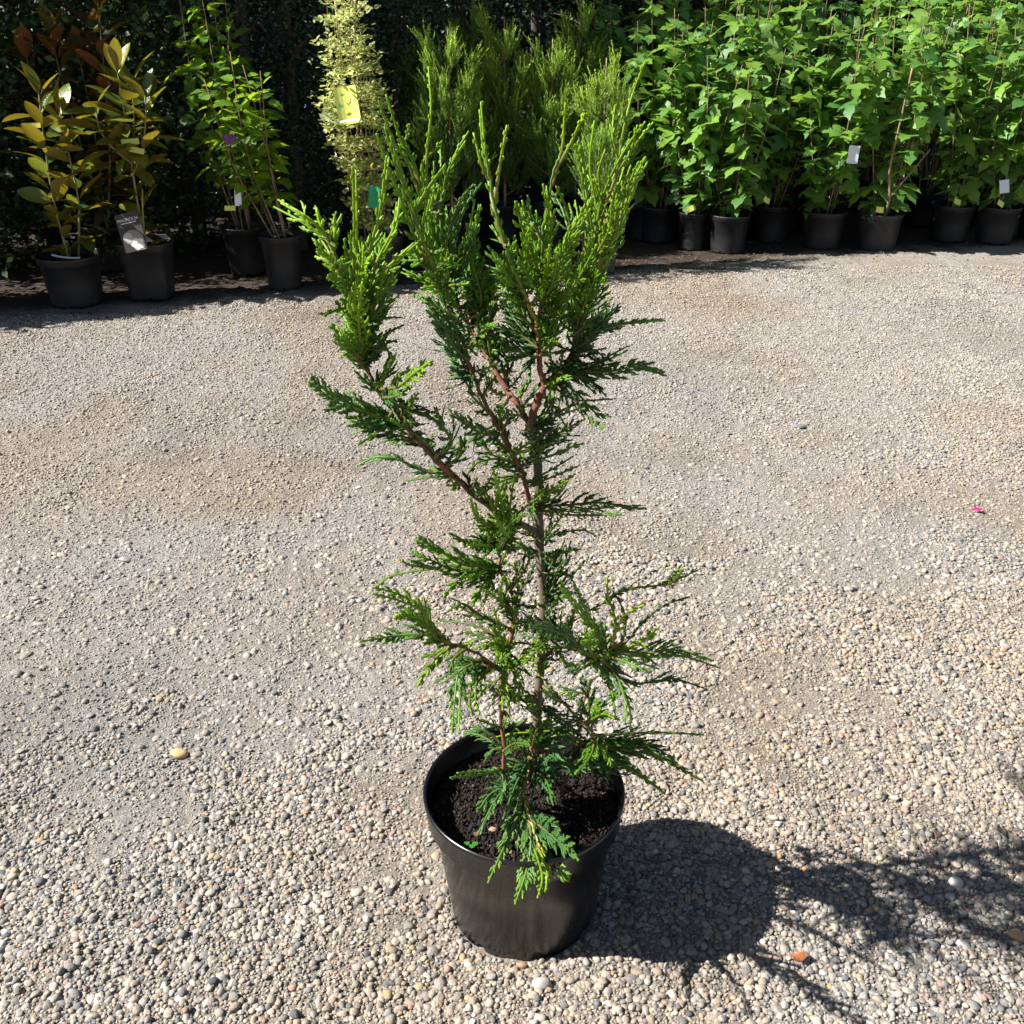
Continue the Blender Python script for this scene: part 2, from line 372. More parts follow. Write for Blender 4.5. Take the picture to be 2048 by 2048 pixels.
# stones half sunk in the dust
layer(0.0125, .003, .0105, .72, 2.4, lambda x, y: .5 + 0 * x, (.42, .75), (.2, .8), 4)
layer(0.0130, .0032, .0078, 2.4, 5.4, lambda x, y: .62 + 0 * x, (.36, .66), (.25, .8), 5)
layer(0.05, .008, .017, .72, 3.2, lambda x, y: .10 + 0 * x, (.5, .82), (.1, .7), 6, .5)
layer(0.05, .006, .011, 3.2, 5.4, lambda x, y: .10 + 0 * x, (.4, .6), (.1, .6), 7, .5)
layer(0.0075, .0015, .0036, 2.0, 3.2, lambda x, y: .65 + 0 * x, (.05, .4), (.1, .8), 8)
layer(0.010, .0022, .0046, 3.2, 5.4, lambda x, y: .65 + 0 * x, (.0, .38), (.1, .75), 9)
layer(0.0058, .0012, .0026, .72, 2.0, lambda x, y: .4 + 0 * x, (.1, .5), (.5, 1.0), 10)
PT = np.concatenate(pts)
me = bpy.data.meshes.new('gravel'); me.vertices.add(len(PT)); me.vertices.foreach_set('co', PT[:, :3].astype(np.float32).ravel())
for nm, a_, ty in (('scl', PT[:, 3:6], 'FLOAT_VECTOR'), ('rot', PT[:, 6:9], 'FLOAT_VECTOR')):
    at_ = me.attributes.new(nm, ty, 'POINT'); at_.data.foreach_set('vector', a_.astype(np.float32).ravel())
at_ = me.attributes.new('idx', 'INT', 'POINT'); at_.data.foreach_set('value', PT[:, 9].astype(np.int32))
at_ = me.attributes.new('pcol', 'FLOAT_COLOR', 'POINT'); at_.data.foreach_set('color', np.c_[PT[:, 10:13], np.ones(len(PT))].astype(np.float32).ravel())
gv = link('gravel', me)
tag(gv, 'loose beige, white and grey pebbles covering the nursery yard', 'gravel', kind='stuff')
ng = bpy.data.node_groups.new('scatter_stones', 'GeometryNodeTree')
ng.interface.new_socket('Geometry', in_out='INPUT', socket_type='NodeSocketGeometry')
ng.interface.new_socket('Geometry', in_out='OUTPUT', socket_type='NodeSocketGeometry')
gi = ng.nodes.new('NodeGroupInput'); gout = ng.nodes.new('NodeGroupOutput')
ci = ng.nodes.new('GeometryNodeCollectionInfo'); ci.inputs[0].default_value = pc
ci.inputs['Separate Children'].default_value = True; ci.inputs['Reset Children'].default_value = True
ip = ng.nodes.new('GeometryNodeInstanceOnPoints'); ip.inputs['Pick Instance'].default_value = True
def named(nm, ty):
    a = ng.nodes.new('GeometryNodeInputNamedAttribute'); a.data_type = ty; a.inputs[0].default_value = nm
    return [o for o in a.outputs if o.enabled and o.name == 'Attribute'][0]
e2r = ng.nodes.new('FunctionNodeEulerToRotation')
ng.links.new(named('rot', 'FLOAT_VECTOR'), e2r.inputs[0]); ng.links.new(e2r.outputs[0], ip.inputs['Rotation'])
ng.links.new(named('scl', 'FLOAT_VECTOR'), ip.inputs['Scale']); ng.links.new(named('idx', 'INT'), ip.inputs['Instance Index'])
ng.links.new(gi.outputs[0], ip.inputs['Points']); ng.links.new(ci.outputs[0], ip.inputs['Instance'])
ng.links.new(ip.outputs[0], gout.inputs[0])
md = gv.modifiers.new('scatter', 'NODES'); md.node_group = ng
print('pebbles', len(PT))

# ------------------------------------------------------------ generic shapes
def tube(mb, P_, rad, c=None, k=8, cap=True):
    P_ = np.asarray(P_, float); n_ = len(P_); rad = np.broadcast_to(rad, (n_,))
    T = np.gradient(P_, axis=0); T /= np.linalg.norm(T, axis=1)[:, None] + 1e-9
    up = np.array([0.13, 0.97, 0.2]); S = np.cross(T, up); S /= np.linalg.norm(S, axis=1)[:, None] + 1e-9; B = np.cross(T, S)
    a = np.linspace(0, 2 * PI, k, endpoint=False)
    v = P_[:, None] + (S[:, None] * np.cos(a)[None, :, None] + B[:, None] * np.sin(a)[None, :, None]) * rad[:, None, None]
    i = np.arange(n_ * k).reshape(n_, k); j = np.roll(i, -1, 1)
    q = np.stack([i[:-1], j[:-1], j[1:], i[1:]], -1).reshape(-1, 4)
    if c is not None and np.ndim(c) == 2: c = np.repeat(c, k, 0)
    v = v.reshape(-1, 3)
    t = [[(n_ - 1) * k, (n_ - 1) * k + a_, (n_ - 1) * k + a_ + 1] for a_ in range(1, k - 1)] if cap else None
    mb.add(v, q, t, c)
def catmull(p, n_):
    p = np.asarray(p, float)
    if len(p) == 2: return p[0] + (p[1] - p[0]) * np.linspace(0, 1, n_)[:, None]
    e = np.vstack([2 * p[0] - p[1], p, 2 * p[-1] - p[-2]]); out = []
    u = np.linspace(0, len(p) - 1 - 1e-6, n_)
    for x in u:
        i = int(x); t = x - i; a, b, c, d = e[i:i + 4]
        out.append(0.5 * ((2 * b) + (c - a) * t + (2 * a - 5 * b + 4 * c - d) * t * t + (3 * b - a - 3 * c + d) * t ** 3))
    return np.array(out)
def lathe(mb, prof, seg=64, c=None, sq=0.0):
    """profile (r,z); sq>0 turns the round section into a rounded square"""
    a = np.linspace(0, 2 * PI, seg, endpoint=False)
    if sq: k = (np.abs(np.cos(a)) ** sq + np.abs(np.sin(a)) ** sq) ** (-1 / sq)
    else: k = np.ones(seg)
    v = np.array([[r * kk * math.cos(t), r * kk * math.sin(t), z] for r, z in prof for t, kk in zip(a, k)])
    i = np.arange(len(prof) * seg).reshape(len(prof), seg); j = np.roll(i, -1, 1)
    mb.add(v, np.stack([i[:-1], j[:-1], j[1:], i[1:]], -1).reshape(-1, 4), None, c)

def make_pot(parent, rt, rb, h, mat, soil_z, band=0.045, sq=0.0, seg=72, ribs=False, crumbs=0):
    """a thin-walled nursery pot with collar, foot notches, inner wall and floor; soil is a part of its own"""
    w = 0.0022; rm = rb + (rt - rb) * (1 - band / h) - 0.006
    prof = [(rb * .2, .006), (rb * .93, .006), (rb, 0.0), (rb + .001, .012), (rb + (rm - rb) * .5, (h - band) * .5), (rm, h - band - .002), (rt - .0055, h - band + .001), (rt - .003, h - band + .004),
            (rt - .0015, h - .012), (rt + .0012, h - .008), (rt + .0018, h - .003), (rt, h), (rt - w, h), (rt - w - .002, h - .006),
            (rt - .007, h - band), (rm - w, h - band - .005), (rb - w, .009), (rb * .2, .009)]
    mb = MB(); lathe(mb, prof, seg, sq=sq)
    # feet: lift parts of the bottom edge into notches
    v = mb.v[0]; ang = np.arctan2(v[:, 1], v[:, 0]); low = v[:, 2] < .013
    notch = (np.abs(((ang * 8 / (2 * PI) + .3) % 1) - .5) < .10) & low
    v[notch, 2] += .010
    ro = mb.build('pot', mat, parent)
    s = MB(); rs = rm if soil_z < h - band else rt - .008
    rs = (rb + (rm - rb) * min(1, soil_z / (h - band))) - .002 if soil_z < h - band else rt - .009
    rr = np.random.default_rng(int(rt * 1e4) + seg)
    nr, na = 14, 48; V = [[0, 0, soil_z + .006]]
    for i in range(1, nr + 1):
        for j in range(na):
            a = 2 * PI * j / na; k = (abs(math.cos(a)) ** sq + abs(math.sin(a)) ** sq) ** (-1 / sq) if sq else 1
            f = i / nr; V.append([rs * k * f * math.cos(a), rs * k * f * math.sin(a), soil_z + .006 * (1 - f) + rr.normal() * .0028 * (i < nr)])
    T = [[0, 1 + j, 1 + (j + 1) % na] for j in range(na)]; Q = []
    for i in range(nr - 1):
        for j in range(na):
            a = 1 + i * na; Q.append([a + j, a + na + j, a + na + (j + 1) % na, a + (j + 1) % na])
    s.add(V, Q, T); s.build('soil', M['soil'], parent)
    return ro, rs

# ------------------------------------------------------------ the potted conifer in front
PX, PY = 0.018, 1.180
tree = empty('potted_conifer', (PX, PY, 0))
tag(tree, 'young conifer with flat green sprays in a glossy black round pot on the open gravel', 'potted tree')
_, rs = make_pot(tree, .149, .113, .238, M['pot'], .196, .047, seg=96)
# crumbs of soil
cr = MB(); rr = np.random.default_rng(5)
ico = bmesh.new(); bmesh.ops.create_icosphere(ico, subdivisions=1, radius=1); iv = np.array([x.co[:] for x in ico.verts]); it = np.array([[v.index for v in f.verts] for f in ico.faces]); ico.free()
for k in range(5200):
    a = rr.uniform(0, 2 * PI); r_ = rs * .985 * math.sqrt(rr.random()); s_ = rr.uniform(.0007, .0026) * (2.0 if rr.random() < .06 else 1)
    V = iv * rr.uniform(.35, 1.5, iv.shape) * [1.6, .8, .8] * s_ @ np.array(Euler(rr.uniform(0, 6, 3)).to_matrix())
    V += [r_ * math.cos(a), r_ * math.sin(a), .199 + .006 * (1 - r_ / rs) + rr.uniform(-.001, .002)]
    c = rr.choice([0, 1, 2, 3], p=[.66, .26, .07, .01]); cc = [(.012, .007, .005), (.032, .018, .012), (.075, .034, .02), (.24, .15, .09)][c]
    cr.add(V, None, it, cc)
co = cr.build('soil_crumbs', M['crumb'], tree); co['kind'] = 'stuff'
for (x, y, sc_, c) in ((-.068, -.062, .0085, (.17, .055, .03)), (-.045, -.052, .009, (.42, .28, .17)), (.052, -.05, .007, (.14, .06, .035)), (-.03, .07, .006, (.15, .07, .04))):
    ch = MB(); ch.add(iv * rr.uniform(.6, 1.2, iv.shape) * [sc_, sc_ * .6, sc_ * .45] + [x, y, .205], None, it, c); ch.build('bark_chip', M['crumb'], tree)
# small weed seedling at the rim
wd = MB()
for k, (dx, dy) in enumerate([(0, 0), (.006, .004), (-.006, .002), (.002, -.005)]):
    a = np.linspace(0, 2 * PI, 8, endpoint=False)
    wd.add(np.c_[-.077 + dx + .0045 * np.cos(a), -.088 + dy + .004 * np.sin(a), .207 + .002 * k + .001 * np.cos(a * 2)], None, [[0, i, i + 1] for i in range(1, 7)], (.06, .22, .03))
wd.build('seedling', M['spray'], tree)

TREE0 = np.array([PX, PY, 0.0])
def tp(u, v, dy): return at(u, v, PY + dy) - TREE0

GREY, RED, YEL, GRN, TAN = (.135, .098, .07), (.17, .062, .033), (.33, .27, .045), (.10, .19, .02), (.20, .12, .07)
# name, [(u, v, dy, radius mm, colour)]
BR = [
 ('trunk', [(1062, 1560, 0, 11, TAN), (1066, 1515, 0, 10.5, TAN), (1074, 1455, .0, 9, GREY), (1075, 1400, .0, 8.6, GREY), (1081, 1338, 0, 8.4, GREY), (1087, 1203, .0, 8.4, GREY), (1079, 1100, .005, 8.6, GREY),
            (1078, 1030, .01, 8.4, GREY), (1076, 957, .01, 7.8, GREY), (1070, 890, .01, 7.2, GREY), (1064, 850, .01, 7.4, TAN), (1074, 802, .012, 6.4, RED), (1088, 771, .015, 5.6, RED), (1080, 740, .015, 4.8, RED), (1078, 698, .015, 4.6, RED),
            (1074, 640, .012, 4.6, YEL)]),
 ('branch', [(1074, 645, .012, 4.0, YEL), (1053, 599, .0, 3.3, YEL), (1033, 553, -.02, 2.7, GRN), (1012, 491, -.03, 2.2, GRN), (991, 421, -.04, 1.9, GRN), (977, 338, -.045, 1.6, GRN), (969, 286, -.05, 1.5, GRN)]),
 ('branch', [(1074, 645, .012, 4.0, YEL), (1084, 595, .01, 3.2, YEL), (1085, 512, .01, 2.6, GRN), (1088, 442, .005, 2.1, GRN), (1107, 348, .0, 1.7, GRN), (1124, 297, 0, 1.5, GRN)]),
 ('branch', [(1064, 855, .01, 6.0, RED), (1049, 829, .015, 5.2, RED), (1033, 806, .02, 5.0, RED), (1012, 777, .03, 4.7, RED), (981, 725, .04, 4.4, RED), (956, 682, .05, 4.0, RED), (935, 647, .055, 3.6, RED), (905, 590, .06, 3.0, RED), (885, 530, .05, 2.4, GRN), (868, 460, .04, 2.0, GRN), (855, 390, .04, 1.7, GRN)]),
 ('branch', [(1060, 1010, 0, 4.6, RED), (1053, 978, -.005, 4.2, RED), (1041, 942, -.01, 4.0, RED), (1020, 899, -.015, 3.8, RED), (1006, 874, -.02, 3.7, RED), (989, 841, -.025, 3.5, RED), (962, 787, -.03, 3.1, RED), (935, 719, -.03, 2.8, RED), (920, 670, -.03, 2.4, RED), (890, 600, -.03, 2.0, GRN), (850, 500, -.03, 1.7, GRN), (825, 430, -.03, 1.5, GRN)]),
 ('branch', [(1070, 1060, 0, 6.0, GREY), (1020, 1040, -.01, 5.6, GREY), (993, 1025, -.02, 5.4, GREY), (931, 973, -.03, 5.2, RED), (890, 936, -.035, 5.0, RED), (848, 895, -.04, 4.6, RED), (817, 858, -.045, 4.2, RED), (792, 826, -.05, 3.9, RED), (772, 802, -.05, 3.6, RED), (753, 777, -.05, 3.2, RED), (739, 750, -.05, 2.8, RED), (727, 719, -.05, 2.4, YEL), (718, 660, -.05, 2.1, GRN), (712, 600, -.05, 1.9, GRN)]),
 ('branch', [(718, 650, -.05, 2.0, GRN), (700, 600, -.055, 1.9, GRN), (681, 549, -.06, 1.8, GRN), (668, 500, -.065, 1.6, GRN)]),
 ('branch', [(1008, 1560, -.04, 4.5, RED), (1008, 1493, -.04, 4.2, RED), (1000, 1400, -.04, 4.0, RED), (1010, 1328, -.04, 3.8, RED), (1029, 1245, -.04, 3.6, RED), (1025, 1190, -.04, 3.3, RED), (1010, 1162, -.045, 3.1, RED), (998, 1131, -.05, 3.0, TAN), (1001, 1090, -.05, 2.6, YEL), (1003, 1050, -.05, 2.0, GRN)]),
 ('branch', [(1083, 1265, 0, 4.2, RED), (1110, 1272, -.02, 3.6, RED), (1145, 1290, -.04, 3.2, RED), (1180, 1318, -.06, 2.8, YEL), (1200, 1318, -.07, 2.5, YEL), (1225, 1295, -.08, 2.0, GRN)]),
 ('branch', [(1082, 1370, 0, 3.4, RED), (1110, 1390, -.02, 3.0, GRN), (1150, 1430, -.05, 2.6, YEL), (1175, 1455, -.06, 2.4, YEL), (1190, 1475, -.07, 2.0, YEL)]),
 ('branch', [(1120, 1590, -.0, 3.4, RED), (1150, 1500, .03, 3.0, RED), (1162, 1430, .04, 2.6, RED), (1175, 1370, .05, 2.0, RED)]),
 ('branch', [(1010, 1350, -.04, 2.8, RED), (965, 1313, -.06, 2.5, RED), (930, 1296, -.07, 2.2, RED), (890, 1282, -.08, 1.9, YEL)]),
 ('branch', [(1080, 770, .015, 4.6, RED), (1108, 752, .02, 3.8, RED), (1130, 728, .03, 3.2, RED), (1148, 690, .04, 2.8, RED), (1160, 620, .04, 2.3, YEL), (1180, 540, .04, 2.0, GRN), (1200, 450, .03, 1.8, GRN), (1215, 400, .02, 1.6, GRN)]),
 ('branch', [(1066, 1520, 0, 4.0, RED), (1050, 1570, -.04, 3.4, YEL), (1056, 1628, -.08, 2.6, YEL), (1086, 1704, -.14, 1.9, YEL)]),
 ('branch', [(1066, 1500, 0, 3.5, RED), (1100, 1500, .0, 3.0, RED), (1160, 1490, .0, 2.6, RED), (1200, 1485, 0, 2.0, GRN)]),
]
allpx = []
DYK = {1: 2.2, 3: 1.6, 4: -0.2, 5: 2.6, 6: 2.6, 7: 1.3, 8: 2.0, 9: 1.8, 11: 1.7, 12: 2.0}
for bi, (nm, pl) in enumerate(BR):
    pl = [list(q) for q in pl]
    if bi in DYK:
        for q in pl[1:]: q[2] = q[2] * DYK[bi] if bi != 4 else q[2] * 2.2
    n_ = max(10, len(pl) * 6); Q = catmull([[q[0], q[1], q[2], q[3], *q[4]] for q in pl], n_)
    P3 = np.array([tp(a[0], a[1], a[2]) for a in Q])
    for a in Q: allpx.append(a[:3])
    rad = np.maximum(Q[:, 3], .8) * 1e-3 * .74 * (1 + .05 * np.sin(np.arange(n_) * 1.9 + len(allpx)) * (nm == 'trunk') + rng.normal(size=n_) * .03)
    P3 = P3 + rng.normal(size=P3.shape) * 0.0006
    mb = MB(); tube(mb, P3, rad, np.clip(Q[:, 4:7], 0.01, 1), 12 if nm == 'trunk' else 8); mb.build(nm, M['stem'], tree)
allpx = np.array(allpx)

def strand(mb, p0, d0, A, Nn, L, w, c0, c1, step=.0042, out=0.0):
    n_ = max(3, int(L / step) + 1); s = np.linspace(0, 1, n_)[:, None]
    D = d0 * s + (A - d0) * .38 * s * s + Nn * out * s * s
    Pp = p0 + D * L
    T = nrm(Pp[-1] - Pp[0]); S = nrm(np.cross(T, Nn))
    ww = w * (1 - .2 * s[:, 0] ** 3) * (1 + .2 * ((np.arange(n_) % 2) * 2 - 1)); ww[-1] = w * .35; ww[0] *= .7
    V = np.empty((n_, 4, 3)); a = S * ww[:, None]; b = Nn * ww[:, None] * .5
    V[:, 0] = Pp + a; V[:, 1] = Pp + b; V[:, 2] = Pp - a; V[:, 3] = Pp - b
    i = np.arange(n_ * 4).reshape(n_, 4); j = np.roll(i, -1, 1)
    q = np.stack([i[:-1], j[:-1], j[1:], i[1:]], -1).reshape(-1, 4)
    c = np.repeat(c0 + (c1 - c0) * s ** 1.5, 4, 0)
    mb.add(V.reshape(-1, 3), q, None, c); return Pp

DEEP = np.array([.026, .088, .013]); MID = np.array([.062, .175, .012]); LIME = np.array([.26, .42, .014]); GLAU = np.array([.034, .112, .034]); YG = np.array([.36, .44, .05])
MP = 0.00063     # metres per photo pixel at the tree
def spray(pl, w, dd=None, roll=None, tone=0, tip=.5, den=1.0, join=True, thick=1.0, seed=None):
    """pl: spine in photo pixels, w: reach of the side twigs in px, dd: forward/back run of the spine (m), tone 0 deep..1 mid, 2 glaucous, 3 lime"""
    rr = np.random.default_rng(seed if seed is not None else int(sum(a * 7 + b * 13 for a, b in pl)))
    b0 = np.array(pl[0], float); k = np.argmin(np.hypot(*(allpx[:, :2] - b0).T)); dist = np.hypot(*(allpx[k, :2] - b0))
    dyA = allpx[k, 2]
    Lpx = sum(math.dist(pl[i], pl[i + 1]) for i in range(len(pl) - 1))
    if dd is None: dd = rr.uniform(-.8, .6) * Lpx * MP
    cum = np.r_[0, np.cumsum([math.dist(pl[i], pl[i + 1]) for i in range(len(pl) - 1)])] / Lpx
    P3 = [tp(u, v, dyA + dd * t + rr.uniform(-.01, .01)) for (u, v), t in zip(pl, cum)]
    if join and 6 < dist < 110: P3.insert(0, tp(allpx[k, 0], allpx[k, 1], dyA)); lead = dist / (dist + Lpx)
    else: lead = 0
    L = sum(np.linalg.norm(P3[i + 1] - P3[i]) for i in range(len(P3) - 1))
    n_ = max(8, int(L / .004)); A = catmull(P3, n_)
    L = np.linalg.norm(np.diff(A, axis=0), axis=1).sum()
    T = np.gradient(A, axis=0); T /= np.linalg.norm(T, axis=1)[:, None]
    view = nrm(np.array([0, 0, CAM_H]) - (A[n_ // 2] + TREE0)); Tm = nrm(A[-1] - A[0])
    S0 = nrm(np.cross(Tm, view)); N0 = nrm(np.cross(S0, Tm))
    ro = rr.uniform(-.75, .75) if roll is None else roll + rr.uniform(-.12, .12)
    N1 = N0 * math.cos(ro) + S0 * math.sin(ro)
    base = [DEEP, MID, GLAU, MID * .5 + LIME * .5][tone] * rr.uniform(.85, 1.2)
    young = LIME * rr.uniform(.85, 1.15) if tone != 2 else (LIME * .6 + np.array([.10, .24, .07]) * .4)
    wm = w * MP / max(.5, math.cos(ro)) * 1.45
    mb = MB(); th = .0020 * thick
    # spine
    s = np.linspace(0, 1, n_)
    woodc = np.array([.24, .15, .06])
    cs = woodc * (1 - s[:, None]) ** 2 + (base * (1 - s[:, None]) + young * s[:, None] * tip + base * s[:, None] * (1 - tip)) * (1 - (1 - s[:, None]) ** 2)
    tube(mb, A, th * (1.0 - .45 * s) * (1 + .15 * ((np.arange(n_) % 2) * 2 - 1)), cs, 5)
    sp = .0060 / den; x = L * (lead + .03) ; side = 1; k1 = 0
    while x < L - .004:
        t = (x / L - lead) / (1 - lead); i = min(n_ - 1, int(x / L * (n_ - 1)))
        Ti = T[i]; Si = nrm(np.cross(Ti, N1)); Ni = nrm(np.cross(Si, Ti)) * 1.0
        prof = min(1, (t / .3) ** .8 + .3) * (1 - t) ** .72 + .06
        L1 = wm * prof * rr.uniform(.55, 1.25); L1 = max(L1, .006)
        if rr.random() < .08: x += sp; continue
        ang = R(rr.uniform(28, 52) - 8 * t); d = nrm(Ti * math.cos(ang) + Si * side * math.sin(ang) + Ni * rr.normal() * .16)
        ty = tip * smoothstep(t, .35, 1.0)
        c0 = base * (1 - ty * .5) + young * ty * .5
        c1 = c0 * (1 - tip * (.3 + .7 * t)) + young * tip * (.3 + .7 * t)
        og = rr.normal() * .08 - .05
        Pp = strand(mb, A[i], d, Ti, Ni, L1, th * .9, c0, c1, out=og)
        if L1 > .011:
            y = .006; s2 = side; 
            while y < L1 - .003:
                f = y / L1; j = min(len(Pp) - 1, int(f * (len(Pp) - 1))); Td = nrm(Pp[min(j + 1, len(Pp) - 1)] - Pp[max(0, j - 1)]); Sd = nrm(np.cross(Td, Ni))
                big = L1 > .024 and y < .65 * L1 and rr.random() < .24
                L2 = .5 * (L1 - y) * rr.uniform(.7, 1.1) if big else min(.0052 + .007 * tip * f, .7 * (L1 - y)) * rr.uniform(.5, 1.2)
                if L2 > .003:
                    a2 = R(rr.uniform(26, 42)); d2 = nrm(Td * math.cos(a2) + Sd * s2 * math.sin(a2) + Ni * rr.normal() * .08)
                    cA = c0 * (1 - f) + c1 * f; cB = cA * (1 - tip * .45) + young * tip * .45
                    P2 = strand(mb, Pp[j], d2, Td, Ni, L2, th * .85, cA, cB, step=.0042)
                    if big:
                        z = .005; s3 = 1
                        while z < L2 - .002:
                            jj = min(len(P2) - 1, int(z / L2 * (len(P2) - 1))); S3 = nrm(np.cross(d2, Ni)); d3 = nrm(d2 * .8 + S3 * s3 * .55)
                            strand(mb, P2[jj], d3, d2, Ni, min(.007, .8 * (L2 - z)) + .001, th * .8, cA, cB, step=.0045); s3 = -s3; z += .0042
                s2 = -s2; y += .0040 / den ** .5 * rr.uniform(.85, 1.2)
        side = -side; x += sp * rr.uniform(.8, 1.25)
    return mb.build('spray', M['spray'], tree)

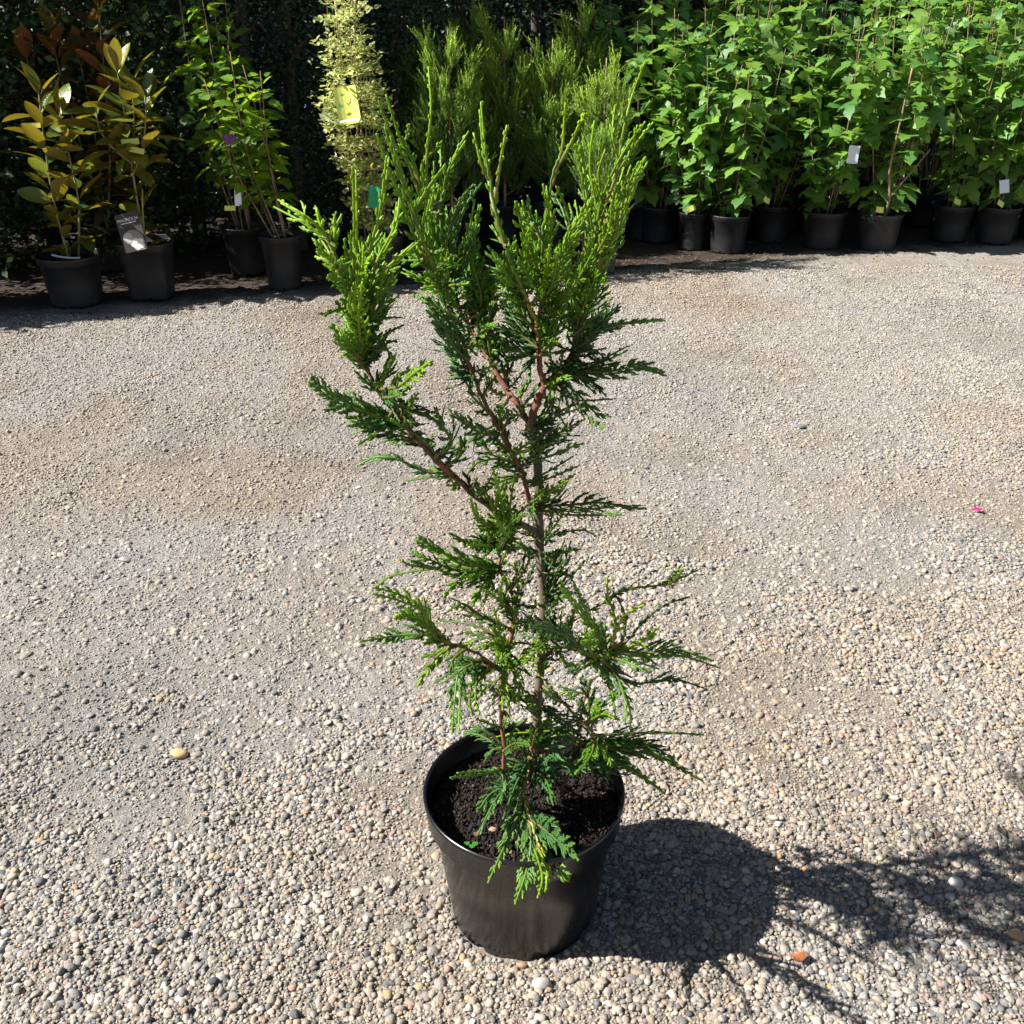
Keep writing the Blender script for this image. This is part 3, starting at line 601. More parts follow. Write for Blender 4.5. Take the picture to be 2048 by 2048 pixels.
S = [
 # --- left tall cluster
 ([(681,549),(668,505),(643,462),(612,435),(562,406)], 40, -.02, .1, 3, .8, .42), ([(655,478),(640,445),(633,415)], 16, 0, .2, 3, .8, .9), ([(668,490),(672,455),(684,428)], 20, 0, .2, 3, .8, .9),
 ([(681,545),(655,522),(630,513)], 16, 0, .1, 3, .8, .8), ([(712,600),(712,530),(714,440),(712,340)], 18, -.02, .2, 3, .8, .45), ([(716,590),(740,500),(760,420),(772,322)], 26, -.03, .3, 3, .95, .6),
 ([(722,590),(755,520),(790,450),(800,390)], 30, .02, -.3, 3, .8, .7), ([(722,600),(765,545),(827,487)], 28, -.04, .1, 3, .9, .8), ([(715,640),(697,570),(690,500)], 34, -.03, .3, 1, .6, .9),
 ([(720,650),(728,560),(735,480)], 40, 0, -.2, 3, .6, .9), ([(725,680),(755,600),(790,540)], 34, .03, .3, 1, .5, .9), ([(728,700),(700,640),(690,590)], 34, -.02, .2, 1, .6, .9), ([(724,705),(708,640),(712,560)], 34, -.05, .0, 3, .8, .9),
 ([(730,720),(692,685),(672,650)], 24, .0, .3, 1, .6, .9), ([(735,720),(768,672),(797,655)], 22, .05, .4, 0, .0, .6), ([(735,730),(765,692),(793,680)], 18, .05, .5, 0, .0, .6), ([(738,745),(705,715),(680,708)], 16, 0, .1, 1, .7, .9),
 ([(728,690),(745,640),(770,610)], 30, .03, .0, 0, .3, .9), ([(726,650),(715,560),(700,470)], 36, .04, .5, 1, .5, .9), ([(730,640),(760,560),(775,480)], 34, .05, -.5, 0, .5, .9),
 ([(756,780),(800,772),(830,748),(866,722)], 36, -.04, .1, 3, .9, .5), ([(765,792),(795,812),(830,798)], 30, -.03, .5, 2, .5, .9), ([(770,800),(820,822),(865,838),(900,872)], 26, .05, .3, 0, .1, .7), ([(752,778),(770,740),(782,705)], 22, .02, .8, 0, .3, .8),
 ([(765,792),(790,790),(815,780)], 24, -.02, .1, 2, .7, .9),
 # --- left arm, horizontal sprays
 ([(812,852),(755,838),(695,815),(650,790),(616,763)], 40, -.08, .55, 2, .55, 1.0), ([(800,840),(745,852),(700,842)], 26, -.04, .6, 1, .5, 1.0), ([(772,835),(730,815),(700,780)], 22, .0, .5, 2, .7, 1.0), ([(830,874),(782,858),(740,856),(706,868)], 16, .02, .8, 0, .4, .8),
 ([(895,948),(850,943),(790,917),(750,915),(714,932)], 26, -.02, .5, 2, .5, .8), ([(900,955),(860,955),(814,962)], 10, 0, .7, 0, .3, .8), ([(850,895),(805,880),(768,882)], 16, .02, .8, 0, .1, .8), ([(870,915),(902,888),(884,850),(868,815)], 24, .04, .3, 0, .1, .7),
 ([(860,905),(900,905),(935,880)], 22, .04, -.4, 0, .1, .8), ([(890,935),(925,905),(930,865)], 22, .03, .4, 0, .1, .8), ([(945,985),(935,950),(960,920)], 20, .03, .4, 0, .2, .8),
 ([(820,862),(850,880),(868,905)], 18, -.03, .5, 2, .4, .8), ([(800,838),(825,850),(850,848)], 20, .03, .2, 0, .1, .8), ([(955,995),(975,980),(990,960)], 18, .03, .4, 0, .1, .8),
 ([(992,868),(955,862),(915,838),(893,815)], 34, .02, .4, 0, .15, .75), ([(965,862),(935,885),(912,872)], 24, .02, .6, 0, .15, .8), ([(985,905),(960,880),(935,830)], 24, .04, .5, 0, .2, .7),
 # --- middle bright tuft in front of the trunk
 ([(1008,1062),(1002,1000),(985,935)], 36, -.05, .2, 3, .5, 1.0), ([(1012,1062),(1022,1000),(1030,945)], 32, -.04, -.3, 1, .5, 1.0), ([(1010,1075),(990,1030),(1000,975)], 34, -.07, .4, 3, .4, 1.0), ([(1012,1080),(1030,1035),(1055,1010)], 30, -.03, .0, 0, .3, 1.0),
 ([(1030,925),(990,918),(952,925)], 28, -.05, .7, 1, .5, 1.0), ([(1050,928),(1100,912),(1140,895),(1167,886)], 22, -.04, .7, 2, .7, 1.0), ([(1060,962),(1110,935),(1147,912)], 16, .0, .7, 2, .5, .9), ([(1060,1003),(1110,975),(1150,948)], 22, -.05, .5, 1, .5, .9),
 ([(1062,1012),(1130,1010),(1200,1005),(1260,1015),(1292,1017)], 24, -.04, 1.05, 0, .25, 1.0), ([(1060,1015),(1120,1020),(1180,1018),(1230,1012)], 18, -.09, 1.1, 2, .5, 1.0), ([(1068,1010),(1110,995),(1135,965)], 26, .06, .5, 0, .0, .8),
 ([(1028,908),(1048,892),(1070,882)], 20, -.04, .6, 3, .9, .9), ([(1072,900),(1115,868),(1170,838)], 36, .06, .3, 0, .1, .85), ([(1072,880),(1105,860),(1150,855)], 26, .07, .2, 0, .1, .85), ([(1070,920),(1100,885),(1145,880)], 24, .05, .4, 0, .1, .8),
 ([(1000,1105),(975,1062),(958,1040),(945,1008)], 24, -.04, .2, 3, .7, .5), ([(998,1090),(970,1085),(945,1082)], 20, -.03, .4, 3, .5, .7), ([(1002,1090),(1010,1060),(990,1030)], 28, -.06, .2, 1, .5, .9), ([(1000,1060),(960,1040),(950,1005)], 20, -.08, .4, 1, .6, .7),
 ([(1020,905),(1000,890),(985,868)], 24, -.02, .4, 0, .3, .9), ([(1040,945),(1020,930),(980,940)], 26, .03, .5, 0, .2, .9), ([(1045,950),(1010,960),(975,975)], 24, -.05, .5, 1, .4, .9),
 # --- left, dark fans
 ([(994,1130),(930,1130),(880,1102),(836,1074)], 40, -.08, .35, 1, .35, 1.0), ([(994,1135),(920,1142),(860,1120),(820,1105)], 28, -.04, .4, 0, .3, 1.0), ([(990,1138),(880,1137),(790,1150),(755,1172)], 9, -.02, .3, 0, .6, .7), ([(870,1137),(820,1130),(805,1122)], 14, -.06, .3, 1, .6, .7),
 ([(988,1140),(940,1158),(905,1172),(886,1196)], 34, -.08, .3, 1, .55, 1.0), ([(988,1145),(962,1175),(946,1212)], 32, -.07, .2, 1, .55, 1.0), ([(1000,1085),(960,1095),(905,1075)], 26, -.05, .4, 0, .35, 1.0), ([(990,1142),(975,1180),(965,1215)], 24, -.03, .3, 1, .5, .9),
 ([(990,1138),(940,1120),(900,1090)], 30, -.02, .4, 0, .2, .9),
 # --- left lower arm
 ([(900,1285),(866,1262),(845,1215),(800,1190),(746,1174)], 34, -.03, .3, 3, .7, .8), ([(905,1290),(850,1270),(790,1272),(718,1284)], 32, -.07, .5, 2, .95, 1.0), ([(915,1292),(880,1308),(857,1338),(833,1376)], 32, -.06, .2, 3, .7, .9), ([(890,1282),(850,1245),(815,1228),(790,1232)], 28, -.02, .4, 1, .7, .9),
 ([(978,1330),(930,1338),(920,1400),(917,1468)], 40, -.06, .2, 2, .9, .95), ([(970,1318),(930,1335),(882,1368)], 18, -.02, .6, 0, .3, .9), ([(975,1338),(960,1368),(962,1392)], 22, -.04, .2, 3, .5, .9), ([(985,1335),(950,1350),(940,1400),(945,1430)], 24, .02, .4, 1, .6, .8),
 ([(1022,1262),(960,1238),(915,1212),(898,1222)], 22, .04, .6, 0, .1, .75), ([(1018,1282),(945,1250),(878,1240)], 12, .04, .7, 0, .1, .75), ([(1018,1285),(960,1272),(930,1262)], 22, .03, .5, 0, .2, .85), ([(1010,1300),(970,1290),(945,1300)], 24, .0, .4, 0, .3, .9),
 ([(1010,1350),(975,1372),(955,1400)], 22, .03, .4, 0, .3, .8), ([(930,1298),(905,1320),(900,1345)], 20, .0, .4, 0, .4, .8),
 # --- centre lower
 ([(1012,1312),(1000,1270),(988,1215)], 30, -.06, .2, 1, .7, 1.0), ([(1010,1295),(1014,1360),(1020,1430)], 30, -.07, .2, 3, .5, 1.05), ([(1008,1300),(1030,1350),(1025,1400)], 26, -.05, .3, 1, .5, 1.0), ([(1115,1258),(1072,1288),(1037,1319)], 34, -.06, .3, 3, .75, 1.0),
 ([(1110,1262),(1070,1255),(1036,1265)], 30, -.07, .5, 2, .5, 1.0), ([(1005,1300),(985,1285),(965,1300)], 26, -.06, .3, 3, .6, .9), ([(1028,1240),(1042,1185),(1038,1120)], 22, .03, .4, 0, .4, .8), ([(1025,1200),(1055,1160),(1072,1125)], 22, .04, .4, 0, .1, .7),
 ([(1028,1250),(1060,1235),(1072,1200)], 22, .04, .4, 0, .2, .8), ([(1020,1215),(1000,1190),(985,1175)], 20, -.03, .4, 1, .5, .9), ([(1015,1330),(1000,1370),(985,1400)], 22, .02, .4, 0, .4, .9), ([(1010,1380),(1040,1400),(1060,1390)], 26, .0, .4, 0, .2, .9),
 ([(1005,1420),(1030,1450),(1050,1440)], 24, -.03, .5, 0, .3, .9), ([(1015,1180),(1050,1115),(1040,1080)], 22, .03, .2, 0, .1, .8), ([(1025,1230),(1010,1200),(1020,1160)], 22, -.05, .2, 1, .5, .9),
 # --- right of the trunk
 ([(1092,1078),(1120,1066),(1165,1060),(1192,1072)], 20, .0, .5, 2, .5, .75), ([(1092,1088),(1100,1050),(1105,1028)], 14, .0, .4, 0, .2, .8), ([(1098,1185),(1124,1140),(1142,1082)], 32, .04, .3, 0, .15, .85), ([(1098,1205),(1130,1168),(1166,1124)], 24, .04, .3, 0, .2, .8),
 ([(1090,1118),(1125,1105),(1162,1098)], 24, .03, .5, 0, .2, .8), ([(1095,1212),(1130,1192),(1160,1182)], 16, .03, .5, 0, .1, .8), ([(1090,1150),(1110,1120),(1130,1080)], 24, .06, .5, 0, .1, .8), ([(1092,1150),(1130,1150),(1150,1165)], 22, .05, .5, 0, .2, .8),
 # --- right lower hub
 ([(1204,1290),(1190,1265),(1155,1222),(1119,1171)], 24, -.03, .3, 3, .6, .7), ([(1188,1262),(1168,1210),(1150,1168)], 22, -.03, .2, 2, .8, .8), ([(1226,1292),(1230,1240),(1216,1190),(1215,1152)], 14, -.02, .2, 3, 1., .8), ([(1230,1270),(1248,1232),(1288,1209)], 18, -.02, .2, 3, 1., .8),
 ([(1216,1298),(1270,1290),(1300,1270),(1320,1252)], 20, -.03, .2, 3, .9, .8), ([(1222,1300),(1290,1306),(1350,1300),(1428,1322)], 30, -.02, .85, 1, .1, 1.0), ([(1215,1310),(1255,1325),(1302,1344)], 26, -.06, .4, 2, .8, 1.0), ([(1205,1318),(1232,1350),(1250,1400),(1250,1446)], 24, -.08, .3, 2, .7, .9),
 ([(1215,1330),(1260,1366),(1310,1362),(1350,1358),(1408,1376)], 28, .02, .9, 0, .0, 1.0), ([(1180,1316),(1140,1276),(1095,1256),(1058,1250)], 28, -.05, .5, 2, .3, 1.0), ([(1190,1318),(1170,1285),(1175,1250)], 28, -.05, .3, 1, .6, 1.0), ([(1195,1318),(1210,1280),(1200,1240)], 26, -.03, .3, 2, .6, 1.0),
 ([(1100,1268),(1190,1215),(1250,1180),(1330,1168),(1396,1140)], 14, .02, .5, 0, .5, .8), ([(1325,1168),(1345,1155),(1362,1130)], 16, .02, .2, 1, .8, 1.), ([(1250,1285),(1290,1240),(1330,1210),(1380,1193)], 8, .02, .3, 0, .1, .8), ([(1245,1280),(1250,1230),(1225,1180)], 10, .02, .3, 0, .0, .7),
 ([(1185,1318),(1150,1330),(1120,1320)], 24, .0, .5, 0, .2, .9), ([(1195,1325),(1220,1365),(1230,1420)], 22, -.02, .4, 1, .4, .9), ([(1150,1292),(1140,1250),(1160,1200)], 20, .04, .4, 0, .2, .8),
 ([(1085,1290),(1120,1310),(1150,1350)], 20, .05, .3, 0, .1, .8), ([(1085,1320),(1110,1300),(1140,1310)], 22, .05, .4, 0, .1, .8),
 # --- lower right tufts
 ([(1065,1330),(1100,1372),(1135,1415)], 9, -.05, .2, 3, .7, .8), ([(1178,1435),(1176,1385),(1165,1350)], 36, .02, .3, 0, .2, .95), ([(1185,1430),(1215,1400),(1248,1382)], 28, .02, .3, 1, .3, .95), ([(1188,1440),(1215,1430),(1240,1440)], 26, .0, .4, 1, .6, .9),
 ([(1185,1470),(1260,1467),(1330,1465),(1408,1470)], 14, -.02, 1.2, 0, .3, 1.0), ([(1185,1480),(1210,1500),(1225,1530)], 20, -.04, .3, 1, .6, .9), ([(1130,1405),(1160,1445),(1190,1480)], 26, .03, .4, 0, .1, .9), ([(1100,1420),(1150,1460),(1180,1490)], 30, .04, .4, 0, .1, .9),
 ([(1190,1488),(1250,1500),(1320,1515),(1405,1562)], 34, .0, .7, 0, .35, 1.05), ([(1190,1495),(1250,1530),(1330,1588)], 26, -.05, .6, 1, .5, 1.), ([(1160,1495),(1200,1530),(1250,1530)], 34, -.03, .4, 2, .3, 1.), ([(1180,1488),(1240,1480),(1300,1490),(1350,1520)], 26, .04, .8, 0, .1, 1.),
 ([(1190,1470),(1180,1500),(1150,1530)], 26, -.04, .3, 1, .5, .9), ([(1085,1410),(1110,1440),(1140,1460)], 26, .04, .4, 0, .1, .9), ([(1085,1480),(1120,1470),(1160,1480)], 30, .0, .5, 2, .3, 1.),
 # --- over the soil
 ([(1050,1590),(1057,1630),(1086,1700),(1112,1738),(1140,1757)], 36, -.10, .3, 2, .85, 1.05), ([(1052,1600),(1062,1680),(1052,1745),(1030,1808)], 40, -.15, .2, 2, .95, 1.05), ([(1050,1595),(1030,1645),(1010,1690),(976,1766)], 32, -.12, .3, 2, .75, 1.05), ([(1056,1630),(1100,1662),(1150,1705)], 30, -.08, .3, 2, .35, 1.05),
 ([(1075,1690),(1095,1745),(1090,1784)], 18, -.06, .2, 3, .9, 1.), ([(1050,1580),(990,1582),(954,1624)], 28, -.06, .4, 2, .35, 1.), ([(1045,1555),(1000,1590),(958,1670)], 26, -.05, .4, 2, .3, 1.), ([(1045,1530),(970,1542),(914,1546)], 18, -.03, .6, 2, .8, 1.),
 ([(1060,1545),(1090,1560),(1105,1610)], 36, -.05, .3, 2, .25, 1.), ([(1130,1462),(1040,1466),(966,1479)], 11, -.02, 1.0, 3, .8, 1.), ([(1010,1492),(970,1462),(942,1452)], 16, .02, .4, 2, .4, 1.), ([(1012,1500),(985,1500),(968,1525)], 20, .0, .4, 2, .4, 1.),
 ([(1085,1525),(1140,1535),(1200,1535)], 36, -.04, .5, 2, .15, 1.05), ([(1075,1520),(1040,1500),(1010,1500)], 28, -.03, .5, 0, .4, 1.), ([(1070,1500),(1110,1500),(1140,1530)], 32, -.02, .4, 2, .3, 1.), ([(1060,1520),(1040,1560),(1020,1620)], 26, -.05, .3, 2, .3, 1.),
 ([(1066,1500),(1080,1460),(1110,1440)], 28, -.02, .4, 0, .3, 1.), ([(1005,1500),(1030,1480),(1060,1480)], 24, -.02, .5, 0, .3, 1.), ([(1006,1540),(1015,1570),(1000,1600)], 20, -.03, .4, 2, .4, 1.),
 # --- upper left fan
 ([(888,560),(850,522),(811,504)], 22, -.02, .2, 1, .7, 1.), ([(905,600),(862,570),(815,548)], 26, -.02, .3, 1, .5, 1.), ([(915,640),(872,612),(838,590)], 28, .0, .4, 2, .7, 1.1), ([(925,680),(890,650),(852,612)], 28, .0, .4, 2, .5, 1.1), ([(933,715),(905,690),(878,650)], 28, .02, .4, 2, .5, 1.1),
 ([(945,750),(925,725),(902,680)], 30, .02, .4, 2, .4, 1.1), ([(950,790),(932,765),(915,722)], 26, .02, .4, 2, .4, 1.1), ([(880,540),(872,480),(858,400),(852,330)], 30, -.02, .3, 1, .5, .9), ([(852,400),(854,307),(862,220),(857,133)], 6, .0, .2, 3, .9, .9),
 ([(870,540),(835,460),(812,385),(790,324),(769,253)], 24, -.04, .2, 1, .6, .8), ([(850,400),(827,324),(800,275),(772,189)], 22, -.02, .3, 1, .8, .75), ([(805,300),(813,275),(819,248)], 7, .0, .2, 3, .8, 1.), ([(885,400),(895,345),(915,300),(938,262)], 20, .02, .2, 1, .7, .8),
 ([(880,420),(882,340),(880,288)], 14, .03, .2, 1, .6, .8), ([(890,545),(900,470),(920,410),(947,368)], 24, -.03, .4, 2, .5, .95), ([(882,530),(875,470),(872,400),(886,360)], 30, .03, .4, 1, .6, .9), ([(900,565),(910,500),(905,415)], 30, .03, .4, 1, .4, .95), ([(855,520),(842,460),(824,405)], 22, .0, .2, 3, .7, .9),
 ([(868,500),(858,440),(868,380)], 22, -.05, .2, 1, .7, .9), ([(900,590),(880,545),(860,480)], 28, -.05, .3, 1, .6, 1.), ([(905,600),(890,560),(895,500)], 26, -.06, .2, 3, .7, 1.), ([(895,560),(930,500),(940,450)], 26, -.02, .4, 2, .4, 1.),
 ([(845,330),(870,300),(884,282)], 12, .0, .2, 1, .7, .9), ([(830,420),(860,370),(890,330)], 18, -.05, .3, 1, .6, .8),
 # --- upper centre
 ([(968,610),(956,540),(950,480),(962,408)], 34, -.03, .2, 1, .6, 1.), ([(968,620),(990,565),(1008,520),(1018,488)], 30, -.03, .2, 1, .6, 1.), ([(960,640),(938,570),(930,500)], 32, .02, .4, 1, .4, 1.), ([(1012,491),(991,421),(977,338),(969,286),(962,203)], 16, .0, .2, 3, .85, .6),
 ([(990,400),(1000,330),(1008,285),(1014,250)], 12, -.01, .1, 3, .9, .7), ([(978,360),(962,325),(947,265)], 9, .0, .1, 3, .9, .7), ([(1045,600),(1038,540),(1030,470)], 32, .04, .4, 1, .3, 1.), ([(1085,575),(1062,505),(1042,445),(1030,402)], 30, -.03, .2, 3, .5, .95), ([(1086,512),(1098,445),(1086,368)], 24, -.02, .2, 3, .7, .9),
 ([(1105,370),(1124,297),(1128,250),(1131,206)], 8, .0, .2, 3, .95, .9), ([(1107,348),(1140,290),(1158,250),(1170,226)], 9, -.01, .1, 3, 1., .9), ([(1090,545),(1130,482),(1160,432),(1173,402)], 24, -.05, .2, 3, .7, .9), ([(1085,600),(1118,525),(1148,468)], 36, -.06, .2, 3, .55, 1.),
 ([(1092,630),(1145,560),(1180,490)], 32, -.02, .3, 1, .6, 1.), ([(1085,560),(1080,480),(1072,420)], 30, .04, .4, 1, .5, .9), ([(1050,600),(1010,560),(1000,510)], 28, .02, .4, 1, .3, .95), ([(1070,560),(1050,510),(1060,450)], 26, -.04, .2, 3, .5, .95), ([(1080,600),(1095,560),(1100,500)], 28, -.07, .2, 3, .6, 1.),
 ([(1040,570),(1010,545),(985,500)], 26, -.04, .3, 1, .4, .95), ([(1085,480),(1060,430),(1055,390)], 18, -.02, .2, 2, .7, .9), ([(1150,470),(1130,410),(1112,372)], 18, -.02, .2, 2, .8, .9), ([(1140,500),(1155,440),(1150,400)], 20, .03, .3, 1, .6, .9),
 # --- upper right
 ([(1172,560),(1195,480),(1212,405),(1240,340),(1273,286),(1307,244)], 20, -.02, .3, 3, 1., .75), ([(1182,560),(1215,490),(1245,425),(1268,360),(1292,313)], 24, .0, .4, 3, .5, .95), ([(1218,440),(1236,338),(1248,255),(1267,183),(1291,122)], 12, .02, .3, 3, .7, .6), ([(1190,500),(1172,410),(1160,325),(1150,288)], 24, -.02, .2, 3, .6, .9),
 ([(1198,430),(1180,330),(1189,240)], 15, .0, .2, 3, .8, .8), ([(1205,400),(1197,345),(1211,298)], 12, .0, .2, 3, .8, .9), ([(1236,330),(1225,270),(1230,210)], 14, .02, .2, 3, .7, .9), ([(1165,610),(1200,535),(1232,470),(1252,415)], 30, .02, .3, 3, .4, 1.), ([(1150,650),(1172,590),(1190,545)], 32, -.02, .4, 1, .4, 1.), ([(1150,660),(1150,590),(1162,530)], 28, .02, .3, 1, .5, 1.),
 ([(1165,600),(1180,530),(1185,460)], 28, -.05, .2, 3, .4, 1.), ([(1215,440),(1240,390),(1262,330)], 22, -.04, .2, 3, .8, .9), ([(1205,460),(1195,400),(1175,350)], 22, .03, .3, 3, .7, .9), ([(1240,340),(1262,300),(1275,250)], 12, .0, .3, 3, .8, .8), ([(1150,640),(1185,600),(1215,560)], 28, .05, .3, 1, .3, 1.),
 ([(1190,520),(1225,460),(1235,400)], 26, -.06, .1, 3, .5, 1.),
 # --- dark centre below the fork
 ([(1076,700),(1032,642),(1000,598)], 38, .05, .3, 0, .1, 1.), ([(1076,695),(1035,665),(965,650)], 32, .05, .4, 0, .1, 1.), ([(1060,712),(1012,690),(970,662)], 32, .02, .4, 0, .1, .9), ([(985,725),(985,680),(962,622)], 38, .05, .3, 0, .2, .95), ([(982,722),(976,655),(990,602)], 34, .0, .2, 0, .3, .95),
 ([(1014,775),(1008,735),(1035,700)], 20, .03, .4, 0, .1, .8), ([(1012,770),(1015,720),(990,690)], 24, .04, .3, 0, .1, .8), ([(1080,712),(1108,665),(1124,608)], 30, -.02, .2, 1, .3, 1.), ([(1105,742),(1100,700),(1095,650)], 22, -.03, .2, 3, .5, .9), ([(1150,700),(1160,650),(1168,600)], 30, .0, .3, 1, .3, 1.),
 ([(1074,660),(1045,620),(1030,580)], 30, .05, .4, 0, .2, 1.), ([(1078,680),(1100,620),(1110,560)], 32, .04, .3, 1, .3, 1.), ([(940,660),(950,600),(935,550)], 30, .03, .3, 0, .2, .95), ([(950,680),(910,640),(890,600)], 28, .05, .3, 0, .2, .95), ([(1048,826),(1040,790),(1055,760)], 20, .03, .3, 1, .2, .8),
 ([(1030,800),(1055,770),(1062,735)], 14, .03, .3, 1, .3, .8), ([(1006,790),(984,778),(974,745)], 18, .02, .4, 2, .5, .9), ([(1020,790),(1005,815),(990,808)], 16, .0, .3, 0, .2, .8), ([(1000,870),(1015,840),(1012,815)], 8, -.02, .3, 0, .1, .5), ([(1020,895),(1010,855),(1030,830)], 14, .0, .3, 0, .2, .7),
 # --- right side fans
 ([(1145,700),(1190,660),(1242,612)], 34, .05, .3, 0, .0, .85), ([(1150,690),(1200,655),(1235,645)], 26, .06, .5, 0, .0, .85), ([(1165,672),(1230,650),(1280,642),(1326,638)], 18, .0, .7, 2, .6, 1.), ([(1135,738),(1200,720),(1256,692)], 22, .05, .3, 0, .0, .8), ([(1130,742),(1215,748),(1280,738),(1334,752)], 32, -.03, .6, 2, .45, 1.05),
 ([(1120,752),(1180,762),(1212,792)], 24, .03, .4, 0, .1, .9), ([(1118,757),(1158,790),(1192,826),(1222,834)], 28, -.04, .4, 2, .7, 1.05), ([(1110,775),(1155,800),(1225,798)], 10, .05, .5, 0, .0, .7), ([(1078,848),(1120,830),(1172,812)], 26, .06, .3, 0, .0, .85), ([(1075,860),(1112,830),(1122,780)], 26, .05, .3, 0, .1, .85),
 ([(1095,770),(1112,765),(1128,748)], 16, -.02, .1, 3, .9, .8), ([(1085,790),(1110,815),(1130,850)], 22, .04, .4, 0, .2, .85), ([(1145,710),(1185,700),(1215,720)], 28, .05, .5, 0, .1, .9), ([(1140,720),(1160,745),(1190,770)], 26, .04, .4, 0, .2, .9), ([(1155,650),(1195,630),(1215,600)], 26, .06, .4, 1, .2, .9),
 ([(1110,755),(1130,790),(1140,830)], 18, .0, .4, 2, .4, .9), ([(1140,725),(1180,735),(1230,725)], 28, .0, .5, 0, .1, 1.), ([(1085,835),(1105,800),(1110,770)], 16, .03, .3, 1, .3, .8),
]
nt0 = 0
for a in S:
    if a[0][0][1] > 1475:
        a = list(a); a[1] *= 1.3; a = (*a, True, 1.2)
    spray(*a)
    up_ = a[0][0][1] < 735
    if a[1] > 15 and (up_ or random.random() < .6):      # companion sprays on other sides of the same twigs
      for rpt in range(2 if up_ and a[1] > 20 else 1):
        b = list(a); j1, j2 = random.uniform(-20, 20), random.uniform(-14, 26)
        b[0] = [(u + j1 * (.3 + .7 * k / len(a[0])), v + j2 * (.3 + .7 * k / len(a[0]))) for k, (u, v) in enumerate(a[0])]
        b[2] = a[2] + (random.choice((-.06, .07, .10)) if up_ else random.choice((-.14, -.10, -.05, .10, .14))); b[3] = a[3] + random.uniform(-.7, .7); b[5] = a[5] * .8
        if b[4] == 3 and random.random() < .5: b[4] = 1
        spray(*b)
# short twigs that fill the inside of the crown, growing every way from the branches
for bi, (nm, pl) in enumerate(BR):
    if bi in (13,): continue
    seg = [q for q in pl if 480 < q[1] < 1500]
    for q0, q1 in zip(seg[:-1], seg[1:]):
        Lp = math.hypot(q1[0] - q0[0], q1[1] - q0[1]); nn = int(Lp / 26 + random.random())
        for k in range(nn):
            f = random.random(); u = q0[0] + (q1[0] - q0[0]) * f; v = q0[1] + (q1[1] - q0[1]) * f
            if bi == 0 and 760 < v < 880 and random.random() < .5: continue
            a = random.uniform(-1.25, 1.25) + (.5 * math.copysign(1, random.random() - .5)); Ls = random.uniform(32, 78) * (1.0 if v > 700 else .9)
            du, dv = math.sin(a) * Ls, -math.cos(a) * Ls * .8
            if v > 1150: dv *= .5
            tone = (random.choice((0, 0, 1, 2)) if v > 620 else random.choice((1, 1, 3, 0)))
            spray([(u, v), (u + du * .5, v + dv * .45), (u + du, v + dv + random.uniform(-6, 10))], random.uniform(18, 30), random.uniform(-.10, .10), random.uniform(-.9, .9), tone, random.uniform(.1, .7), .85, True)
print('sprays', sum(1 for o in tree.children if o.name.startswith('spray')))

# ------------------------------------------------------------ leaves
def leaf_mesh(name, mat, outline, mid_n=4, fold=.25, droop=.25, col=None):
    """outline: right half of the leaf as (x along, y out) from base to tip; folded along the midrib and bent down"""
    o = np.array(outline, float); n_ = len(o)
    mids = np.c_[o[:, 0] * .0 + np.linspace(0, 1, n_), np.zeros(n_)]
    V = []
    for (x, y) in mids: V.append([x, 0, 0])
    for sgn in (1, -1):
        for (x, y) in o: V.append([x, sgn * y, abs(y) * fold])
    V = np.array(V); 
    V[:, 2] -= droop * V[:, 0] ** 2
    q = []
    for s_, off in ((1, n_), (-1, 2 * n_)):
        for i in range(n_ - 1):
            f = [i, i + 1, off + i + 1, off + i]
            q.append(f if s_ > 0 else f[::-1])
    mb = MB(); mb.add(V, q, None, col or (.1, .2, .05)); return mb.mesh(name, mat)
ELL = [(0, .005), (.12, .10), (.3, .185), (.5, .215), (.7, .185), (.88, .10), (1, .0)]
SER = [(0, .01), (.06, .16), (.2, .30), (.3, .24), (.45, .33), (.55, .22), (.72, .24), (.8, .12), (1, 0)]
LOB = [(0, .01), (-.06, .14), (-.03, .28), (.16, .42), (.30, .50), (.44, .56), (.42, .36), (.44, .24), (.60, .26), (.74, .25), (.82, .12), (1, 0)]
MAG = [leaf_mesh('leaf', M['magnolia'], ELL, fold=f, droop=d) for f, d in ((.3, .12), (.15, .3), (.45, .05))]
MAGB = [leaf_mesh('leaf', M['magnolia_b'], ELL, fold=f, droop=d) for f, d in ((.35, .1), (.2, .25))]
HIB = [leaf_mesh('leaf', M['hib'], SER, fold=f, droop=d) for f, d in ((.25, .3), (.1, .5), (.4, .15))]
VIB = [leaf_mesh('leaf', M['vib'], LOB, fold=f, droop=d) for f, d in ((.18, .25), (.05, .45), (.3, .1), (.12, .6))]

def leaf_matrix(p, d, up, size, roll=0, wid=1.0):
    d = nrm(d); s_ = nrm(np.cross(up, d)); u = np.cross(d, s_)
    c, s2 = math.cos(roll), math.sin(roll); sN = s_ * c + u * s2; uN = -s_ * s2 + u * c
    m_ = Matrix(((d[0] * size, sN[0] * size * wid, uN[0] * size, p[0]), (d[1] * size, sN[1] * size * wid, uN[1] * size, p[1]), (d[2] * size, sN[2] * size * wid, uN[2] * size, p[2]), (0, 0, 0, 1)))
    return m_
def put_leaf(me, parent, mtx):
    o = bpy.data.objects.new('leaf', me); C.objects.link(o); o.parent = parent; o.matrix_local = mtx; return o
def mesh_np(me):
    v = np.empty(len(me.vertices) * 3, np.float32); me.vertices.foreach_get('co', v); v = v.reshape(-1, 3)
    q = np.array([list(p.vertices) for p in me.polygons]); return v, q
VIBN = [mesh_np(m_) for m_ in VIB]
UP = np.array([0, 0, 1.0])

